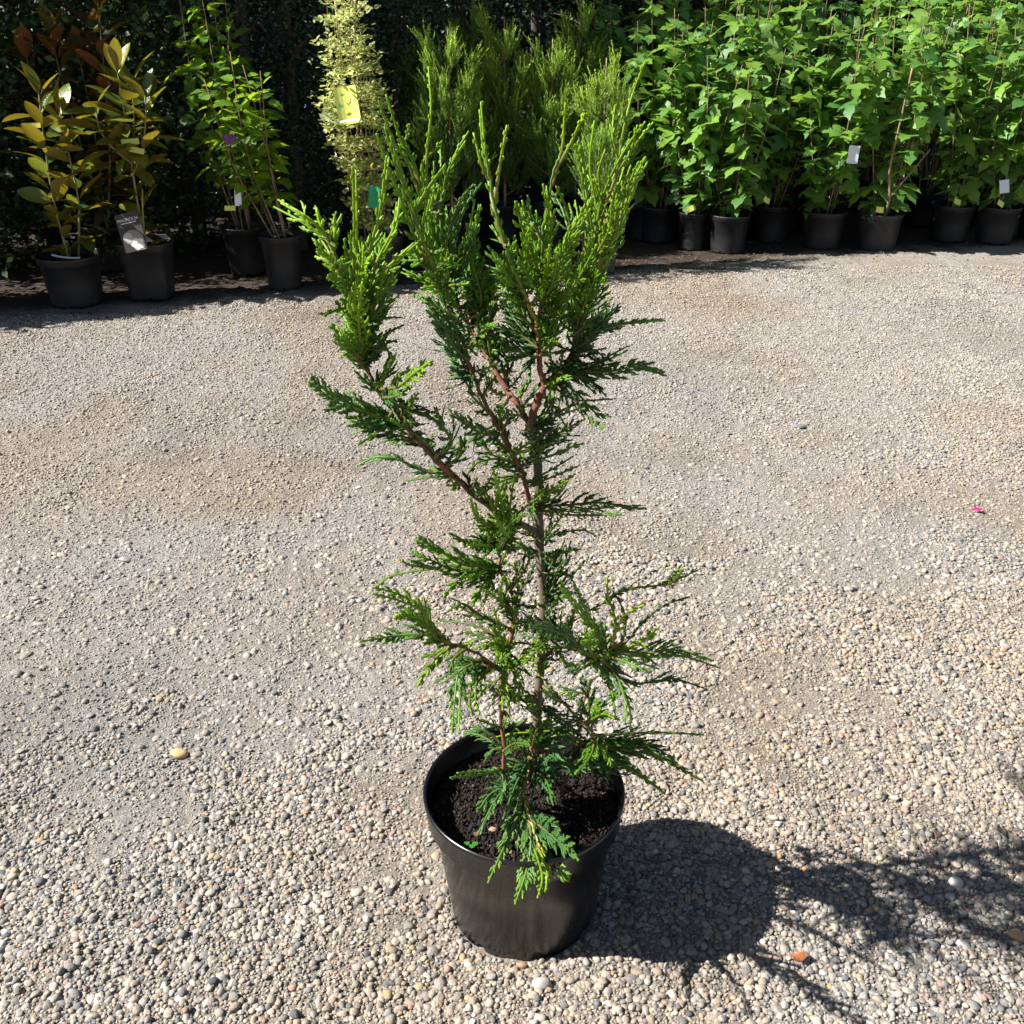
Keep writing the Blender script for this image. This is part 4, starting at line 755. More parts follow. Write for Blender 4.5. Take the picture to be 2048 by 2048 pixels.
# ------------------------------------------------------------ cards, labels
def card(parent, name, mat, loc, w, h, rot, bend=.0, thick=.0006):
    mb = MB(); nx = 6; v = []
    for side in (0, 1):
        for i in range(nx + 1):
            x = (i / nx - .5) * w; z = bend * ((i / nx - .5) * 2) ** 2
            for y in (-h / 2, h / 2): v.append([x, y, z - side * thick])
    q = []
    k = (nx + 1) * 2
    for i in range(nx):
        a = i * 2; q += [[a, a + 2, a + 3, a + 1], [k + a, k + a + 1, k + a + 3, k + a + 2], [a, k + a, k + a + 2, a + 2], [a + 1, a + 3, k + a + 3, k + a + 1]]
    q += [[0, 1, k + 1, k], [nx * 2, k + nx * 2, k + nx * 2 + 1, nx * 2 + 1]]
    mb.add(v, q); o = mb.build(name, mat, parent, smooth=False); o.location = loc; o.rotation_euler = rot; return o
def flat_poly(parent, name, mat, pts_, z=.001):
    mb = MB(); p_ = np.array(pts_, float); v = np.c_[p_, np.full(len(p_), z)]
    v = np.vstack([[*p_.mean(0), z], v]); n_ = len(p_)
    mb.add(v, None, [[0, 1 + i, 1 + (i + 1) % n_] for i in range(n_)]); return mb.build(name, mat, parent, smooth=False)
def text(parent, s_, size, loc, mat):
    cu = bpy.data.curves.new('lettering', 'FONT'); cu.body = s_; cu.size = size; cu.align_x = 'CENTER'; cu.extrude = .0001
    tmp = bpy.data.objects.new('lettering_curve', cu); C.objects.link(tmp); bpy.context.view_layer.update()
    me_ = bpy.data.meshes.new_from_object(tmp.evaluated_get(bpy.context.evaluated_depsgraph_get())); bpy.data.objects.remove(tmp)
    me_.materials.clear(); me_.materials.append(mat); o = link('lettering', me_, parent, loc); return o

def stem_tube(parent, pts_, r0, r1, mat, name='stem', k=6):
    A = catmull(pts_, max(5, len(pts_) * 4)); mb = MB(); tube(mb, A, np.linspace(r0, r1, len(A)), (.3, .2, .12), k); mb.build(name, mat, parent); return A

# ------------------------------------------------------------ magnolias
def magnolia(loc, label, rt, rb, h, sq, stems, seed, meshes, potmat, name='potted_magnolia', rz=0, leafs=(.115, .165), soil=None, up=.5, clear=False):
    rr = np.random.default_rng(seed); t = empty(name, loc, rz); tag(t, label, 'potted plant', 'magnolias in pots')
    make_pot(t, rt, rb, h, potmat, soil or h - .03, .035, sq=sq, seg=48)
    for pts_ in stems:
        A = stem_tube(t, pts_, .006, .003, M['gstem'])
        L = np.linalg.norm(np.diff(A, axis=0), axis=1).sum(); nn = int(L / .021); ph = rr.uniform(0, 6)
        for i in range(nn):
            f = (i + 1.5) / (nn + .8); p_ = A[min(len(A) - 1, int(f * (len(A) - 1)))]
            ph += 2.4 + rr.normal() * .3; el = R(rr.uniform(-25, 45) + up * 50 * f)
            if f > .93: el = R(rr.uniform(50, 80))
            d = np.array([math.cos(ph) * math.cos(el), math.sin(ph) * math.cos(el), math.sin(el)])
            sz = rr.uniform(*leafs) * (.8 + .3 * min(1, f * 2) - .15 * (f > .93))
            me_ = meshes[rr.integers(len(meshes))]
            if clear and p_[2] < .5 and d[1] < .3: continue
            put_leaf(me_, t, leaf_matrix(p_ + d * .012, d, UP, sz, rr.normal() * .35, rr.uniform(.9, 1.15)))
    return t
def world_x(u, v, Y): return at(u, v, Y)
gA = gpt(137, 612); 
mA = magnolia((gA[0] + .02, gA[1] + .06, 0), 'magnolia with ochre backed leaves in a round black pot, leftmost in front', .142, .112, .225, 0,
         [[(0, 0, .19), (-.01, -.02, .45), (.0, -.02, .72), (.01, 0, .93)], [(.03, .03, .19), (.07, .05, .45), (.07, .04, .65), (.06, .05, .84)]], 3, MAG, M['pot2'])
card(mA, 'tag', M['card_w'], (.03, -.10, .232), .12, .014, (R(15), R(8), R(8)), .006)
card(mA, 'tag', M['card_o'], (-.03, -.04, .78), .07, .02, (R(80), 0, R(10)), .004)
gB = gpt(298, 600)
mB = magnolia((gB[0], gB[1] + .07, 0), 'magnolia in a tall square pot with a dark picture label on its rim', .118, .088, .265, 7,
         [[(0, 0, .23), (-.005, 0, .5), (.0, 0, .75), (.0, 0, 1.02)], [(-.01, 0, .55), (.06, -.03, .66), (.10, -.04, .80), (.11, -.03, .90)], [(0, 0, .6), (-.07, -.03, .68), (-.11, -.03, .76), (-.11, -.02, .85)], [(0, 0, .6), (.02, .05, .75), (.04, .06, .95)],
          [(0, 0, .25), (.02, -.04, .38), (.04, -.05, .5)]], 5, MAG, M['pot2'], rz=R(4), clear=True)
def mag_label(parent):
    c = card(parent, 'plant_label', M['card_d'], (-.018, -.128, .325), .112, .17, (R(78), R(-13), R(-6)), 0)
    c['label'] = 'dark picture label with a white flower'
    a = np.linspace(0, PI, 14)
    flat_poly(c, 'printed_panel', M['card_gr'], [(-.0495, -.083), (.0495, -.083)] + [(.0495 * math.cos(x), -.045 + .055 * math.sin(x)) for x in a], .0008)
    a = np.linspace(0, 2 * PI, 20, endpoint=False)
    flat_poly(c, 'printed_bud', M['print_w'], [(-.022 + .023 * math.cos(x), -.022 + .024 * math.sin(x)) for x in a], .0012).data.materials[0] = plain_mat('bud_print', (.5, .46, .42), .5)
    fl = []
    for x in np.linspace(0, 2 * PI, 40, endpoint=False):
        r_ = .033 * (.75 + .25 * abs(math.sin(x * 2.5))); fl.append((.016 + r_ * math.cos(x), -.055 + r_ * .85 * math.sin(x)))
    flat_poly(c, 'printed_flower', M['print_w'], fl, .0016)
    flat_poly(c, 'printed_flower_centre', M['card_o'], [(.016 + .006 * math.cos(x), -.052 + .006 * math.sin(x)) for x in a], .002)
    text(c, 'MAGNOLIA', .0195, (0, .05, .0012), M['print_w'])
    flat_poly(c, 'printed_line', M['print_w'], [(-.036, .040), (.036, .040), (.036, .0435), (-.036, .0435)], .0012)
mag_label(mB)
card(mB, 'tag', M['card_y'], (.02, -.05, .70), .075, .026, (R(75), R(-5), R(6)), .004); card(mB, 'tag', M['card_y'], (.045, -.055, .665), .065, .024, (R(75), R(12), R(-6)), .004)
gC = gpt(215, 560)
magnolia((gC[0] - .05, gC[1] + .25, 0), 'taller magnolia with bronze leaf backs behind the two front magnolias', .14, .11, .23, 0,
         [[(0, 0, .2), (-.06, 0, .6), (-.10, 0, .95), (-.10, 0, 1.13)], [(0, 0, .2), (.08, 0, .6), (.12, 0, 1.0), (.14, 0, 1.27)], [(0, 0, .3), (0, .05, .7), (-.02, .05, 1.1)], [(0, 0, .5), (-.2, 0, .8), (-.26, 0, 1.1)]], 9, MAGB + MAG[:1], M['pot2'])

# ------------------------------------------------------------ hibiscus
def leafy(loc, name, label, cat, group, rt, rb, h, sq, nst, hgt, spread, meshes, size, gap, seed, potmat, stemmat, joined=False, lean=(0, 0), pairs=True, el0=5, start=.12, stemr=.005, njn=None, topdense=1.0, side_twigs=0, soil=None, fork=None):
    rr = np.random.default_rng(seed); t = empty(name, loc); tag(t, label, cat, group)
    make_pot(t, rt, rb, h, potmat, soil or h - .025, .03, sq=sq, seg=40)
    J = MB() if joined else None
    stems = []
    for k in range(nst):
        a = rr.uniform(0, 2 * PI); r_ = spread * math.sqrt((k + .5) / nst); a = k * 2.4 + rr.uniform(-.3, .3)
        top = np.array([math.cos(a) * r_ + lean[0], math.sin(a) * r_ + lean[1], hgt * rr.uniform(.82, 1.02)])
        b = np.array([math.cos(a) * rt * .25, math.sin(a) * rt * .25, h - .04])
        mid = b * .45 + top * .55; mid[:2] = b[:2] * .35 + top[:2] * .65 + rr.normal(size=2) * .02; mid[2] = b[2] + (top[2] - b[2]) * .5
        stems.append((b, mid, top))
    for b, mid, top in stems:
        A = stem_tube(t, [b, mid, top], stemr, stemr * .4, stemmat)
        L = np.linalg.norm(np.diff(A, axis=0), axis=1).sum(); nn = int(L / gap); ph = rr.uniform(0, 6)
        for i in range(nn):
            f = start + (1 - start) * (i + .5) / nn; p_ = A[min(len(A) - 1, int(f * (len(A) - 1)))] ; ph += PI / 2 + rr.normal() * .35
            for s_ in ((0, PI) if pairs else (0,)):
                if rr.random() < .08 + .25 * (f < .3): continue
                el = R(el0 + rr.normal() * 18 + 25 * (f > .92)); a = ph + s_ + rr.normal() * .25
                d = np.array([math.cos(a) * math.cos(el), math.sin(a) * math.cos(el), math.sin(el)])
                sz = size * rr.uniform(.45, 1.2) * (1 - .45 * max(0, f - .8) / .2)
                ln = rr.uniform(.01, .045); q_ = p_ + d * ln + np.array([0, 0, ln * .4])
                k_ = rr.integers(len(meshes)); mt = leaf_matrix(q_, d, nrm(UP + rr.normal(size=3) * .32), sz, rr.normal() * .3)
                if joined:
                    v, q = meshes[k_]; mm = np.array(mt); J.add(v @ mm[:3, :3].T + mm[:3, 3], q, None, (.1, .2, .05))
                else: put_leaf(meshes[k_], t, mt)
    if joined:
        o = J.build('leaves', M['vib'], t); o['kind'] = 'stuff'
    return t
gH = gpt(564, 585)
hb = leafy((gH[0], gH[1] + .09, 0), 'potted_hibiscus', 'bright green hibiscus with one purple flower in a tall round pot', 'potted plant', 'hibiscus plants', .105, .078, 0.26, 0, 6, 1.04, .15, HIB, .085, .016, 21, M['pot2'], M['bark'], lean=(-.13, -.02), pairs=False, start=.25, stemr=.0045)
# side twigs of the hibiscus lower left are leaves on the same stems; flower and tags
def flower(parent, loc, mat, r_):
    mb = MB()
    for k in range(5):
        a = k * 2 * PI / 5; d = np.array([math.cos(a), 0, math.sin(a)]); s_ = np.array([-math.sin(a), 0, math.cos(a)])
        V = [np.zeros(3), d * r_ * .5 + s_ * r_ * .42 + [0, -.012, 0], d * r_ + s_ * r_ * .5 + [0, -.018, 0], d * r_ * 1.08 + [0, -.012, 0], d * r_ - s_ * r_ * .5 + [0, -.018, 0], d * r_ * .5 - s_ * r_ * .42 + [0, -.012, 0]]
        mb.add(V, None, [[0, i, i + 1] for i in range(1, 5)], (.3, .1, .4))
    o = mb.build('flower', mat, parent); o.location = loc; return o
flower(hb, (-.155, -.10, .70), M['purple'], .028)
card(hb, 'tag', M['card_w'], (-.155, -.10, .45), .03, .085, (R(85), R(4), R(10)), .002); card(hb, 'tag', M['card_y'], (-.20, -.09, .395), .05, .022, (R(70), 0, 0), .002)
gI = gpt(520, 575)
leafy((gI[0] - .12, gI[1] + .30, 0), 'potted_hibiscus', 'taller hibiscus with sunlit tips standing behind the flowering hibiscus', 'potted plant', 'hibiscus plants', .12, .09, .24, 0, 6, 1.42, .13, HIB, .098, .018, 24, M['pot2'], M['bark'], lean=(-.06, 0), pairs=False, start=.3, stemr=.0045)

# ------------------------------------------------------------ variegated euonymus column
def euonymus(loc):
    rr = np.random.default_rng(31); t = empty('potted_euonymus', loc)
    tag(t, 'slim upright cream and green variegated shrub with a yellow picture tag', 'potted plant')
    make_pot(t, .125, .095, .25, M['pot2'], .22, .035, sq=7, seg=48)
    J = MB(); e = np.array([(0, .0), (.25, .2), (.55, .26), (.85, .16), (1, 0)])
    tops = []
    for k in range(16):
        a = k * 2.4; r_ = .03 + .085 * math.sqrt(k / 16); top = np.array([math.cos(a) * r_ * 1.1 - .09, math.sin(a) * r_ * 1.1, rr.uniform(.85, 1.4) if k > 4 else rr.uniform(1.3, 1.55)])
        A = stem_tube(t, [(math.cos(a) * .03, math.sin(a) * .03, .2), (math.cos(a) * r_ * 1.15 - .06, math.sin(a) * r_ * 1.15, .7), top], .002, .001, M['gstem'], k=4)
        for i in range(300):
            f = .1 + .9 * rr.random(); p_ = A[min(len(A) - 1, int(f * (len(A) - 1)))] + rr.normal(size=3) * [.028, .028, .012]
            a2 = rr.uniform(0, 2 * PI); el = R(rr.uniform(-10, 45)); d = np.array([math.cos(a2) * math.cos(el), math.sin(a2) * math.cos(el), math.sin(el)])
            sz = rr.uniform(.020, .034); mm = np.array(leaf_matrix(p_ + d * .006, d, nrm(UP + rr.normal(size=3) * .3), sz, rr.normal() * .4))
            V = [[x, 0, 0] for x, y in e] + [[x, y, y * .3] for x, y in e] + [[x, -y, y * .3] for x, y in e]; V = np.array(V)
            q = []
            for i2 in range(4): q += [[i2, i2 + 1, 6 + i2, 5 + i2], [i2 + 1, i2, 10 + i2, 11 + i2]]
            cream = np.array([.72, .76, .30]) if rr.random() < .75 else np.array([.14, .22, .07]); g_ = np.array([.06, .12, .04]) if rr.random() < .75 else cream
            J.add(V @ mm[:3, :3].T + mm[:3, 3], q, None, np.array([g_] * 5 + [cream] * 10))
    o = J.build('leaves', M['euo'], t); o['kind'] = 'stuff'
    for x, y in ((-.06, .0), (-.045, .01), (-.11, .02)): stem_tube(t, [(x, y, .2), (x * 1.2, y, 1.15 if x > -.08 else 1.3)], .004, .004, M['cane'], 'cane', 6)
    c = card(t, 'picture_tag', M['card_y'], (-.075, -.185, .84), .10, .155, (R(80), R(-9), R(-4)), .012); c['label'] = 'yellow picture tag with green leaves and a white foot'
    flat_poly(c, 'white_strip', M['print_w'], [(-.046, -.069), (.046, -.069), (.046, -.054), (-.046, -.060)], .0135)
    for (lx, ly, s_) in ((-.030, .0, .016), (-.015, .045, .012), (.02, .02, .006)):
        flat_poly(c, 'printed_leaf', M['print_g'], [(lx - s_, ly - s_ * .4), (lx - s_ * .3, ly + s_ * .2), (lx, ly + s_ * .7), (lx + s_ * .3, ly + s_ * .1), (lx + s_, ly), (lx + s_ * .2, ly - s_ * .5)], .0135)
    card(t, 'tag', M['card_w'], (-.19, -.06, .79), .05, .055, (R(80), R(20), 0), .004)
    card(t, 'tag', M['card_g'], (.01, -.16, .44), .05, .095, (R(85), R(6), R(20)), .012)
gE = gpt(757, 575); euonymus((gE[0], gE[1] + .09, 0))

# ------------------------------------------------------------ feathery conifers
def feathery(loc, label, hgt, wid, seed, potmat, sq=7, rt=.11, h=.24, tint=(1, 1, 1), nsp=620, lean=(0, 0), bare=.25):
    rr = np.random.default_rng(seed); t = empty('potted_feathery_conifer', loc); tag(t, label, 'potted plant', 'feathery young conifers')
    make_pot(t, rt, rt * .78, h, potmat, h - .03, .03, sq=sq, seg=40)
    A0 = stem_tube(t, [(0, 0, h - .04), (lean[0] * .3, lean[1] * .3, hgt * .5), (lean[0], lean[1], hgt * .96)], .009, .003, M['bark'], 'trunk')
    tw = MB(); J = MB()
    for k in range(26):
        f = .18 + .75 * k / 26; p0 = A0[int(f * (len(A0) - 1))]; a = k * 2.4; r_ = wid * (1.05 - .75 * max(0, f - .35)) * rr.uniform(.6, 1)
        p1 = p0 + np.array([math.cos(a) * r_, math.sin(a) * r_, r_ * rr.uniform(.9, 1.7)]); pm = (p0 + p1) / 2 + np.array([math.cos(a) * r_ * .2, math.sin(a) * r_ * .2, -.02])
        B = catmull([p0, pm, p1], 10); tube(tw, B, np.linspace(.0032, .001, 10), (.3, .18, .1), 4)
        n2 = int(nsp / 26 * (.7 + .6 * (f < .7)))
        for i in range(n2):
            g_ = rr.uniform(.25, 1.0); s0 = B[min(9, int(g_ * 9))] + rr.normal(size=3) * .014
            d = nrm(np.array([math.cos(a) * rr.uniform(0, .6), math.sin(a) * rr.uniform(0, .6), 1.0]) + rr.normal(size=3) * .28); L = rr.uniform(.06, .13)
            nn = 13; Sx = nrm(np.cross(d, rr.normal(size=3))); Nx = np.cross(d, Sx)
            c0 = np.array([.13, .25, .055]) * rr.uniform(.7, 1.25); c1 = np.array([.40, .54, .06]) * rr.uniform(.8, 1.2) * (1 if rr.random() < .9 else 1.6)
            zf = (s0[2] + d[2] * L) / hgt; young = float(np.clip((zf - .45) * 1.8, 0, 1)) * (.4 + .6 * g_)
            fs = (np.arange(nn * 2) // 2 + .5) / nn; sg = np.where(np.arange(nn * 2) % 2, 1, -1); rl = rr.uniform(0, PI, nn * 2)
            base = s0 + d * (fs * L)[:, None]; sd = (Sx[None] * np.cos(rl)[:, None] + Nx[None] * np.sin(rl)[:, None]) * sg[:, None]
            nl = (.020 * (1 - .55 * fs) * rr.uniform(.7, 1.2, nn * 2))[:, None]; tipv = base + (d * .85 + sd * .55) * nl
            wv = np.cross(sd, d) * .0017
            V = np.stack([base - wv, base + wv, tipv + wv * .5, tipv - wv * .5], 1).reshape(-1, 3); q = np.arange(len(V)).reshape(-1, 4)
            cc = (c0 * (1 - young) + c1 * young)[None] * np.repeat(.75 + .5 * fs, 4)[:, None] * np.array(tint)
            J.add(V, q, None, cc)
            J.add([s0 - Sx * .001, s0 + Sx * .001, s0 + d * L], None, [[0, 1, 2]], c0 * .8)
    o = tw.build('twigs', M['bark'], t); o['kind'] = 'stuff'; o = J.build('foliage', M['feather'], t); o['kind'] = 'stuff'
    return t
FE = [((1200, 550), 1.05, .15, 'feathery conifer in the pale grey square pot, foremost of its group', M['pot3'], .10),
      ((905, 520), 1.18, .20, 'feathery conifer just right of the variegated shrub', M['pot2'], .11),
      ((1010, 500), 1.22, .18, 'feathery conifer in the middle of its group with bare lower stems', M['pot2'], .11),
      ((1100, 505), 1.12, .18, 'feathery conifer between the middle one and the pale pot', M['pot2'], .11),
      ((950, 470), 1.30, .17, 'tallest feathery conifer, at the back of its group', M['pot2'], .11),
      ((1150, 475), 1.32, .16, 'feathery conifer at the back beside the broad leaved shrubs', M['pot2'], .11),
      ((850, 480), 1.15, .14, 'slim darker feathery conifer behind the variegated shrub', M['pot2'], .11)]
for i, ((u, v), hh, ww, lab, pm, rt) in enumerate(FE):
    g_ = gpt(u, v); feathery((g_[0], g_[1] + .1, 0), lab, hh, ww, 50 + i, pm, sq=7 if i == 0 else 0, rt=rt, tint=(1, 1, 1) if i != 6 else (.7, .85, .9), nsp=1050 if i else 800)

# ------------------------------------------------------------ broad-leaved shrubs on the right
VP = [((1290, 483), 'lobed leaf shrub in a dark pot at the left end of its row', .115, 1.05), ((1386, 503), 'lobed leaf shrub in a small pot with a yellow tag, left of the sunlit pot', .085, .98),
      ((1459, 510), 'lobed leaf shrub in the sun dappled pot, second in the front row', .112, 1.02), ((1650, 502), 'lobed leaf shrub with a white label hanging above its dark pot', .122, 1.16),
      ((1762, 506), 'lobed leaf shrub with a bare forked pale stem and yellow tag', .124, 1.2), ((1907, 487), 'lobed leaf shrub in a dark ribbed pot, second from the right edge', .124, 1.22),
      ((1999, 491), 'lobed leaf shrub with a pale label in its pot near the right edge', .118, 1.1), ((2085, 482), 'lobed leaf shrub cut by the right edge of the picture', .12, 1.2),
      ((1545, 487), 'lobed leaf shrub set back in the gap of the front row', .12, 1.1)]
for i, ((u, v), lab, rt, hh) in enumerate(VP):
    g_ = gpt(u, v); h = .205
    t = leafy((g_[0], g_[1] + rt * .8, 0), 'potted_shrub', lab, 'potted plant', 'lobed leaf shrubs in black pots', rt, rt * .8, h, 0, 6, hh, .22, VIB, .108, .043, 70 + i, M['pot2'], M['bark'], el0=-8, start=.12, stemr=.0035)
    if i in (1, 4, 5, 6): card(t, 'tag', M['card_y'], (-.05 + .02 * (i % 2), -rt * .9, .235), .045, .03, (R(70), R(10 * (i - 3)), R(12)), .003)
    if i == 2: card(t, 'tag', M['card_y'], (.16, -.13, .30), .04, .03, (R(65), R(30), R(20)), .004)
    if i == 3: card(t, 'label_card', M['card_w'], (.06, -.16, .52), .06, .09, (R(84), R(6), R(8)), .003)
    if i == 6: card(t, 'label_card', M['card_w'], (-.06, -.13, .33), .05, .07, (R(80), R(-10), R(-8)), .003)
    if i == 4:
        stem_tube(t, [(0, -.06, .18), (-.0, -.09, .30), (-.03, -.11, .45), (-.02, -.13, .70), (.0, -.12, .95)], .008, .004, M['bark']); stem_tube(t, [(0, -.09, .30), (.08, -.11, .42), (.16, -.13, .55)], .006, .003, M['bark'])
# second and third rows behind them
rowlab = ['shrub in the second row behind the pot at the left end', 'shrub in the second row behind the two small pots', 'shrub in the second row behind the front gap', 'shrub in the second row behind the white label',
          'shrub in the second row behind the forked stem', 'shrub in the second row behind the dark ribbed pot', 'shrub in the second row at the right edge']
for i in range(7):
    x = 1.02 + i * .33; base = np.array([ROW0[0], ROW0[1]]) + rd * ((x - ROW0[0]) / rd[0]) + rn * .60
    leafy((base[0] + random.uniform(-.05, .05), base[1] + random.uniform(-.05, .05), 0), 'potted_shrub', 'broad leaved ' + rowlab[i], 'potted plant', 'lobed leaf shrubs in black pots', .12, .096, .2, 0, 6, 1.28 + .08 * (i % 3), .24, VIB, .115, .055, 100 + i, M['pot2'], M['bark'], start=.35, el0=-8, stemr=.0035)
for i in range(7):
    x = .95 + i * .42; base = np.array([ROW0[0], ROW0[1]]) + rd * ((x - ROW0[0]) / rd[0]) + rn * 1.10
    leafy((base[0], base[1], 0), 'potted_shrub', 'broad leaved shrub in the hindmost row, leaves only showing over the others', 'potted plant', 'hindmost broad leaved shrubs', .12, .096, .2, 0, 8, 1.42 + .1 * ((i * 7) % 3), .28, VIBN, .115, .042, 140 + i, M['pot2'], M['bark'], joined=True, start=.4, el0=-8, stemr=.0035)

# ------------------------------------------------------------ tall dark trees behind
def hedge_tree(loc, label, hgt, wid, seed, col, leaf=.03, n_=14000, shape='col', base=.05, name='hedge_tree'):
    rr = np.random.default_rng(seed); t = empty(name, loc); tag(t, label, 'tree', 'tall trees behind the potted plants')
    stem_tube(t, [(0, 0, -.03), (.03, .02, hgt * .5), (0, 0, hgt * .9)], .045, .012, M['dbark'], 'trunk', 8)
    # leaves spread in clumps through the crown's volume
    nc = 130; ck = rr.random((nc, 3)); cz = base + (hgt - base) * ck[:, 0]; ca = ck[:, 1] * 2 * PI
    env = (1 - ((cz - base) / (hgt - base)) ** 2.2) ** .6 if shape == 'cone' else np.clip(1.15 - np.abs((cz - base) / (hgt - base) - .45) ** 2 * 1.6, .2, 1)
    cr_ = wid * env * np.sqrt(ck[:, 2]) * rr.uniform(.7, 1.1, nc); cen = np.c_[np.cos(ca) * cr_, np.sin(ca) * cr_, cz]
    tw = MB()
    for k in range(0, nc, 2): tube(tw, [np.array([0, 0, cz[k] * .85]), cen[k] * [.6, .6, 1] - [0, 0, .04], cen[k]], np.array([.012, .007, .003]), (.1, .07, .05), 4)
    o = tw.build('branches', M['dbark'], t); o['kind'] = 'stuff'
    k = rr.integers(0, nc, n_); cs = rr.uniform(.08, .17, nc) * (wid / .55); p_ = cen[k] + rr.normal(size=(n_, 3)) * cs[k][:, None] * [.8, .8, 1.2]
    p_ = p_[p_[:, 2] > .03]; n_ = len(p_); k = k[:n_]
    d = rr.normal(size=(n_, 3)) * [1, 1, .6] + [0, 0, .4]; d /= np.linalg.norm(d, axis=1)[:, None]
    s_ = np.cross(d, rr.normal(size=(n_, 3))); s_ /= np.linalg.norm(s_, axis=1)[:, None]
    L = leaf * rr.uniform(.6, 1.3, (n_, 1)); V = np.stack([p_, p_ + d * L * .5 + s_ * L * .28, p_ + d * L, p_ + d * L * .5 - s_ * L * .28], 1).reshape(-1, 3)
    cv = rr.uniform(.6, 1.3, nc)[k % nc][:, None] * rr.uniform(.7, 1.35, (n_, 1)); c = np.repeat(np.array(col)[None] * cv, 4, 0)
    J = MB(); J.add(V, np.arange(len(V)).reshape(-1, 4), None, c); o = J.build('crown', M['hedge'], t, smooth=False)
    return t
def back(u, off):                      # a spot off metres behind the row, seen at photo column u
    x = (u - 1024) / FPX
    # solve along the row
    for s_ in np.linspace(-2, 12, 2800):
        q_ = np.array([ROW0[0], ROW0[1]]) + rd * s_ + rn * off
        if q_[0] / (q_[1] * cP + .59) >= x: return q_
G1, G2, G3, G4 = (.026, .06, .022), (.018, .05, .03), (.045, .085, .022), (.02, .045, .035)
HT = [(-60, 1.0, 2.6, .55, G3, .045, 'leafy dark tree at the left edge behind the magnolias'), (110, 1.25, 2.5, .5, G1, .04, 'dark tree right behind the bronze magnolia'), (270, 1.1, 2.7, .5, G3, .04, 'loose leaved dark tree between magnolias and hibiscus'),
      (400, 1.3, 2.6, .48, G1, .04, 'dark tree behind the tall hibiscus'), (520, 1.0, 2.4, .34, G4, .022, 'narrow blue green conifer behind the hibiscus'), (600, 1.0, 2.3, .32, G4, .022, 'narrow blue green conifer left of the variegated shrub'),
      (700, 1.35, 2.7, .45, G2, .03, 'dark conifer behind the variegated shrub'), (800, 1.2, 2.6, .4, G2, .025, 'dark conifer right of the variegated shrub'), (920, 1.5, 2.8, .5, G2, .03, 'dark tree behind the feathery conifers'),
      (1060, 1.6, 2.8, .5, G4, .03, 'dark tree between feathery conifers and broad leaved shrubs'), (1200, 1.9, 2.8, .55, G1, .04, 'dark tree behind the left of the broad leaved shrubs'), (1400, 2.0, 2.8, .6, G2, .035, 'dark tree behind the middle of the broad leaved shrubs'),
      (1600, 2.1, 2.8, .6, G1, .035, 'dark tree far behind the forked stem shrub'), (1800, 2.0, 2.4, .45, G2, .022, 'dark conifer above the right shrubs, near the corner'), (1930, 1.9, 2.4, .45, G2, .022, 'feathered dark conifer in the top right corner'), (2080, 2.0, 2.6, .5, G1, .03, 'dark tree just past the right edge')]
for i, (u, off, hh, ww, col, lf, lab) in enumerate(HT):
    q_ = back(u, off); hedge_tree((q_[0], q_[1], 0), lab, hh, ww, 200 + i, col, lf, 15000 if lf < .035 else 11000, 'cone' if lf < .028 else 'col')
# a closed belt of trees farther back
for i in range(11):
    q_ = np.array([ROW0[0], ROW0[1]]) + rd * (-2.2 + i * .95) + rn * (2.9 + .3 * (i % 2))
    hedge_tree((q_[0], q_[1], 0), 'dense dark tree in the closed belt at the very back', 3.4, .75, 300 + i, (.02, .045, .02), .10, 12000, 'col')
# the row goes on past the left edge: its shade falls on the magnolia pots
for i, (s_, of, hh, ww) in enumerate([(-.60, .16, .95, .20), (-1.0, .3, 1.05, .24), (-1.4, .2, 1.2, .26), (-1.0, 1.2, 2.0, .40), (-1.9, 1.3, 2.4, .5)]):
    q_ = np.array([ROW0[0], ROW0[1]]) + rd * s_ + rn * of
    hedge_tree((q_[0], q_[1], 0), 'leafy shrub of the same row, beyond the left edge', hh, ww, 400 + i, G3, .05, 7000, 'col', .15, name='row_shrub')

# ------------------------------------------------------------ small things lying on the gravel
def lone_stone(u, v, sx, sy, sz, col, label, seed, rz=0):
    g_ = gpt(u, v); mt_ = plain_mat('stone_' + 'colour', col, .75, .25, 90); me_ = stone_mesh('stone', seed, mt_, 8)
    o = link('stone', me_, None, (g_[0], g_[1], float(gh(g_[0], g_[1])) + sz * .45)); o.scale = (sx, sy, sz); o.rotation_euler = (.1, .1, rz)
    tag(o, label, 'stone', 'single stones lying on the gravel'); return o
lone_stone(358, 1508, .019, .012, .009, (.52, .36, .17), 'yellow ochre stone, the largest on the open gravel left of the pot', 1, .1)
lone_stone(1790, 1386, .014, .011, .009, (.50, .45, .38), 'round pale beige stone on the gravel right of the lowest sprays', 2, .4)
lone_stone(1598, 858, .024, .014, .006, (.20, .21, .22), 'flat grey stone half buried in the right middle of the yard', 3, .2)
lone_stone(1908, 1778, .014, .012, .011, (.50, .47, .42), 'white round pebble in the tree shadow near the right edge', 4, .2)
lone_stone(2030, 1882, .016, .012, .009, (.45, .27, .15), 'orange brown stone at the lower right edge', 5, -.4)
lone_stone(1083, 1972, .015, .011, .009, (.34, .32, .29), 'grey brown stone below the middle of the pot', 6, .1)
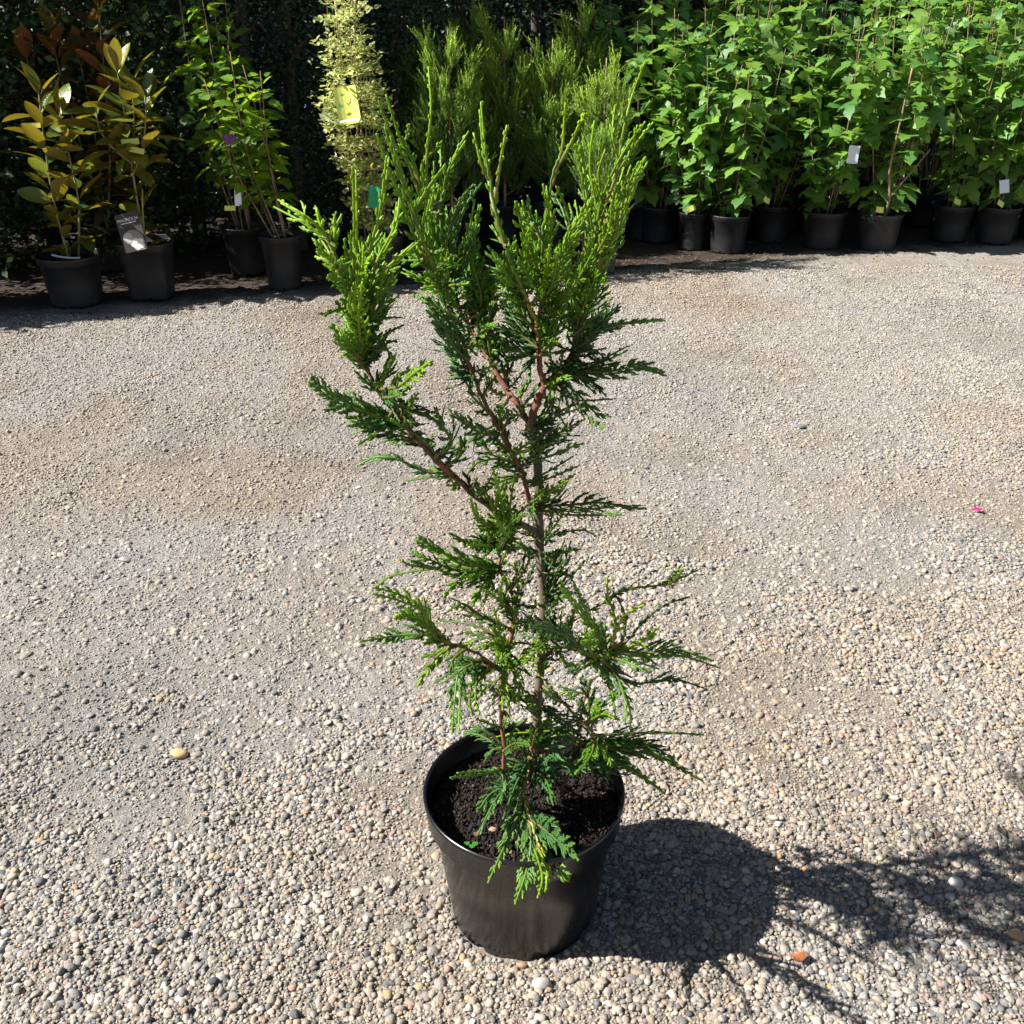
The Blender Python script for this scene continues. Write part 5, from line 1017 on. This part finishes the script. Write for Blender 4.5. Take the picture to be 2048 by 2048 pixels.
g_ = gpt(1591, 1932)
dl = MB(); a = np.linspace(0, 2 * PI, 12, endpoint=False); rad = .011 * (1 + .35 * np.sin(a * 3 + 1))
dl.add(np.vstack([[0, 0, .006], np.c_[np.cos(a) * rad, np.sin(a) * rad * .8, .006 + .005 * np.sin(a * 2)]]), None, [[0, 1 + i, 1 + (i + 1) % 12] for i in range(12)], (.3, .1, .03))
o = dl.build('fallen_leaf', M['dead']); o.location = (g_[0], g_[1], float(gh(g_[0], g_[1])) + .008); tag(o, 'small curled orange brown dead leaf just right of the pot shadow', 'dead leaf')
g_ = gpt(1952, 1027)
dl = MB(); dl.add([[-.022, 0, .004], [0, .007, .01], [.02, .002, .005], [.004, -.008, .006]], [[0, 3, 2, 1]], None, (.5, 0, .2))
o = dl.build('fallen_petal', M['pink']); o.location = (g_[0], g_[1], float(gh(g_[0], g_[1])) + .005); tag(o, 'tiny crimson and white petal on the gravel by the right edge', 'petal')

# dry leaf litter along the front of the plant row
rr = np.random.default_rng(77); lt = MB()
for k in range(2600):
    s_ = rr.uniform(-.6, 5.2); of = rr.normal() * .16 + .05 if rr.random() < .75 else rr.uniform(0, 1.0)
    q_ = np.array([ROW0[0], ROW0[1]]) + rd * s_ + rn * of; sz = rr.uniform(.004, .013); a = rr.uniform(0, 6.28); z = float(gh(q_[0], q_[1])) + .003
    d = np.array([math.cos(a), math.sin(a), rr.uniform(-.2, .3)]); e_ = np.array([-math.sin(a), math.cos(a), rr.uniform(-.3, .3)]) * rr.uniform(.3, .6)
    p0 = np.array([q_[0], q_[1], z + sz * .15]); c = np.array([(.20, .12, .06), (.10, .06, .035), (.36, .27, .16), (.05, .035, .025)][rr.choice(4, p=[.3, .35, .1, .25])])
    lt.add([p0 - d * sz, p0 + e_ * sz, p0 + d * sz, p0 - e_ * sz], [[0, 1, 2, 3]], None, c)
o = lt.build('leaf_litter', M['crumb'], smooth=False); tag(o, 'dry brown leaf and twig litter scattered along the front of the pots', 'litter', kind='stuff')
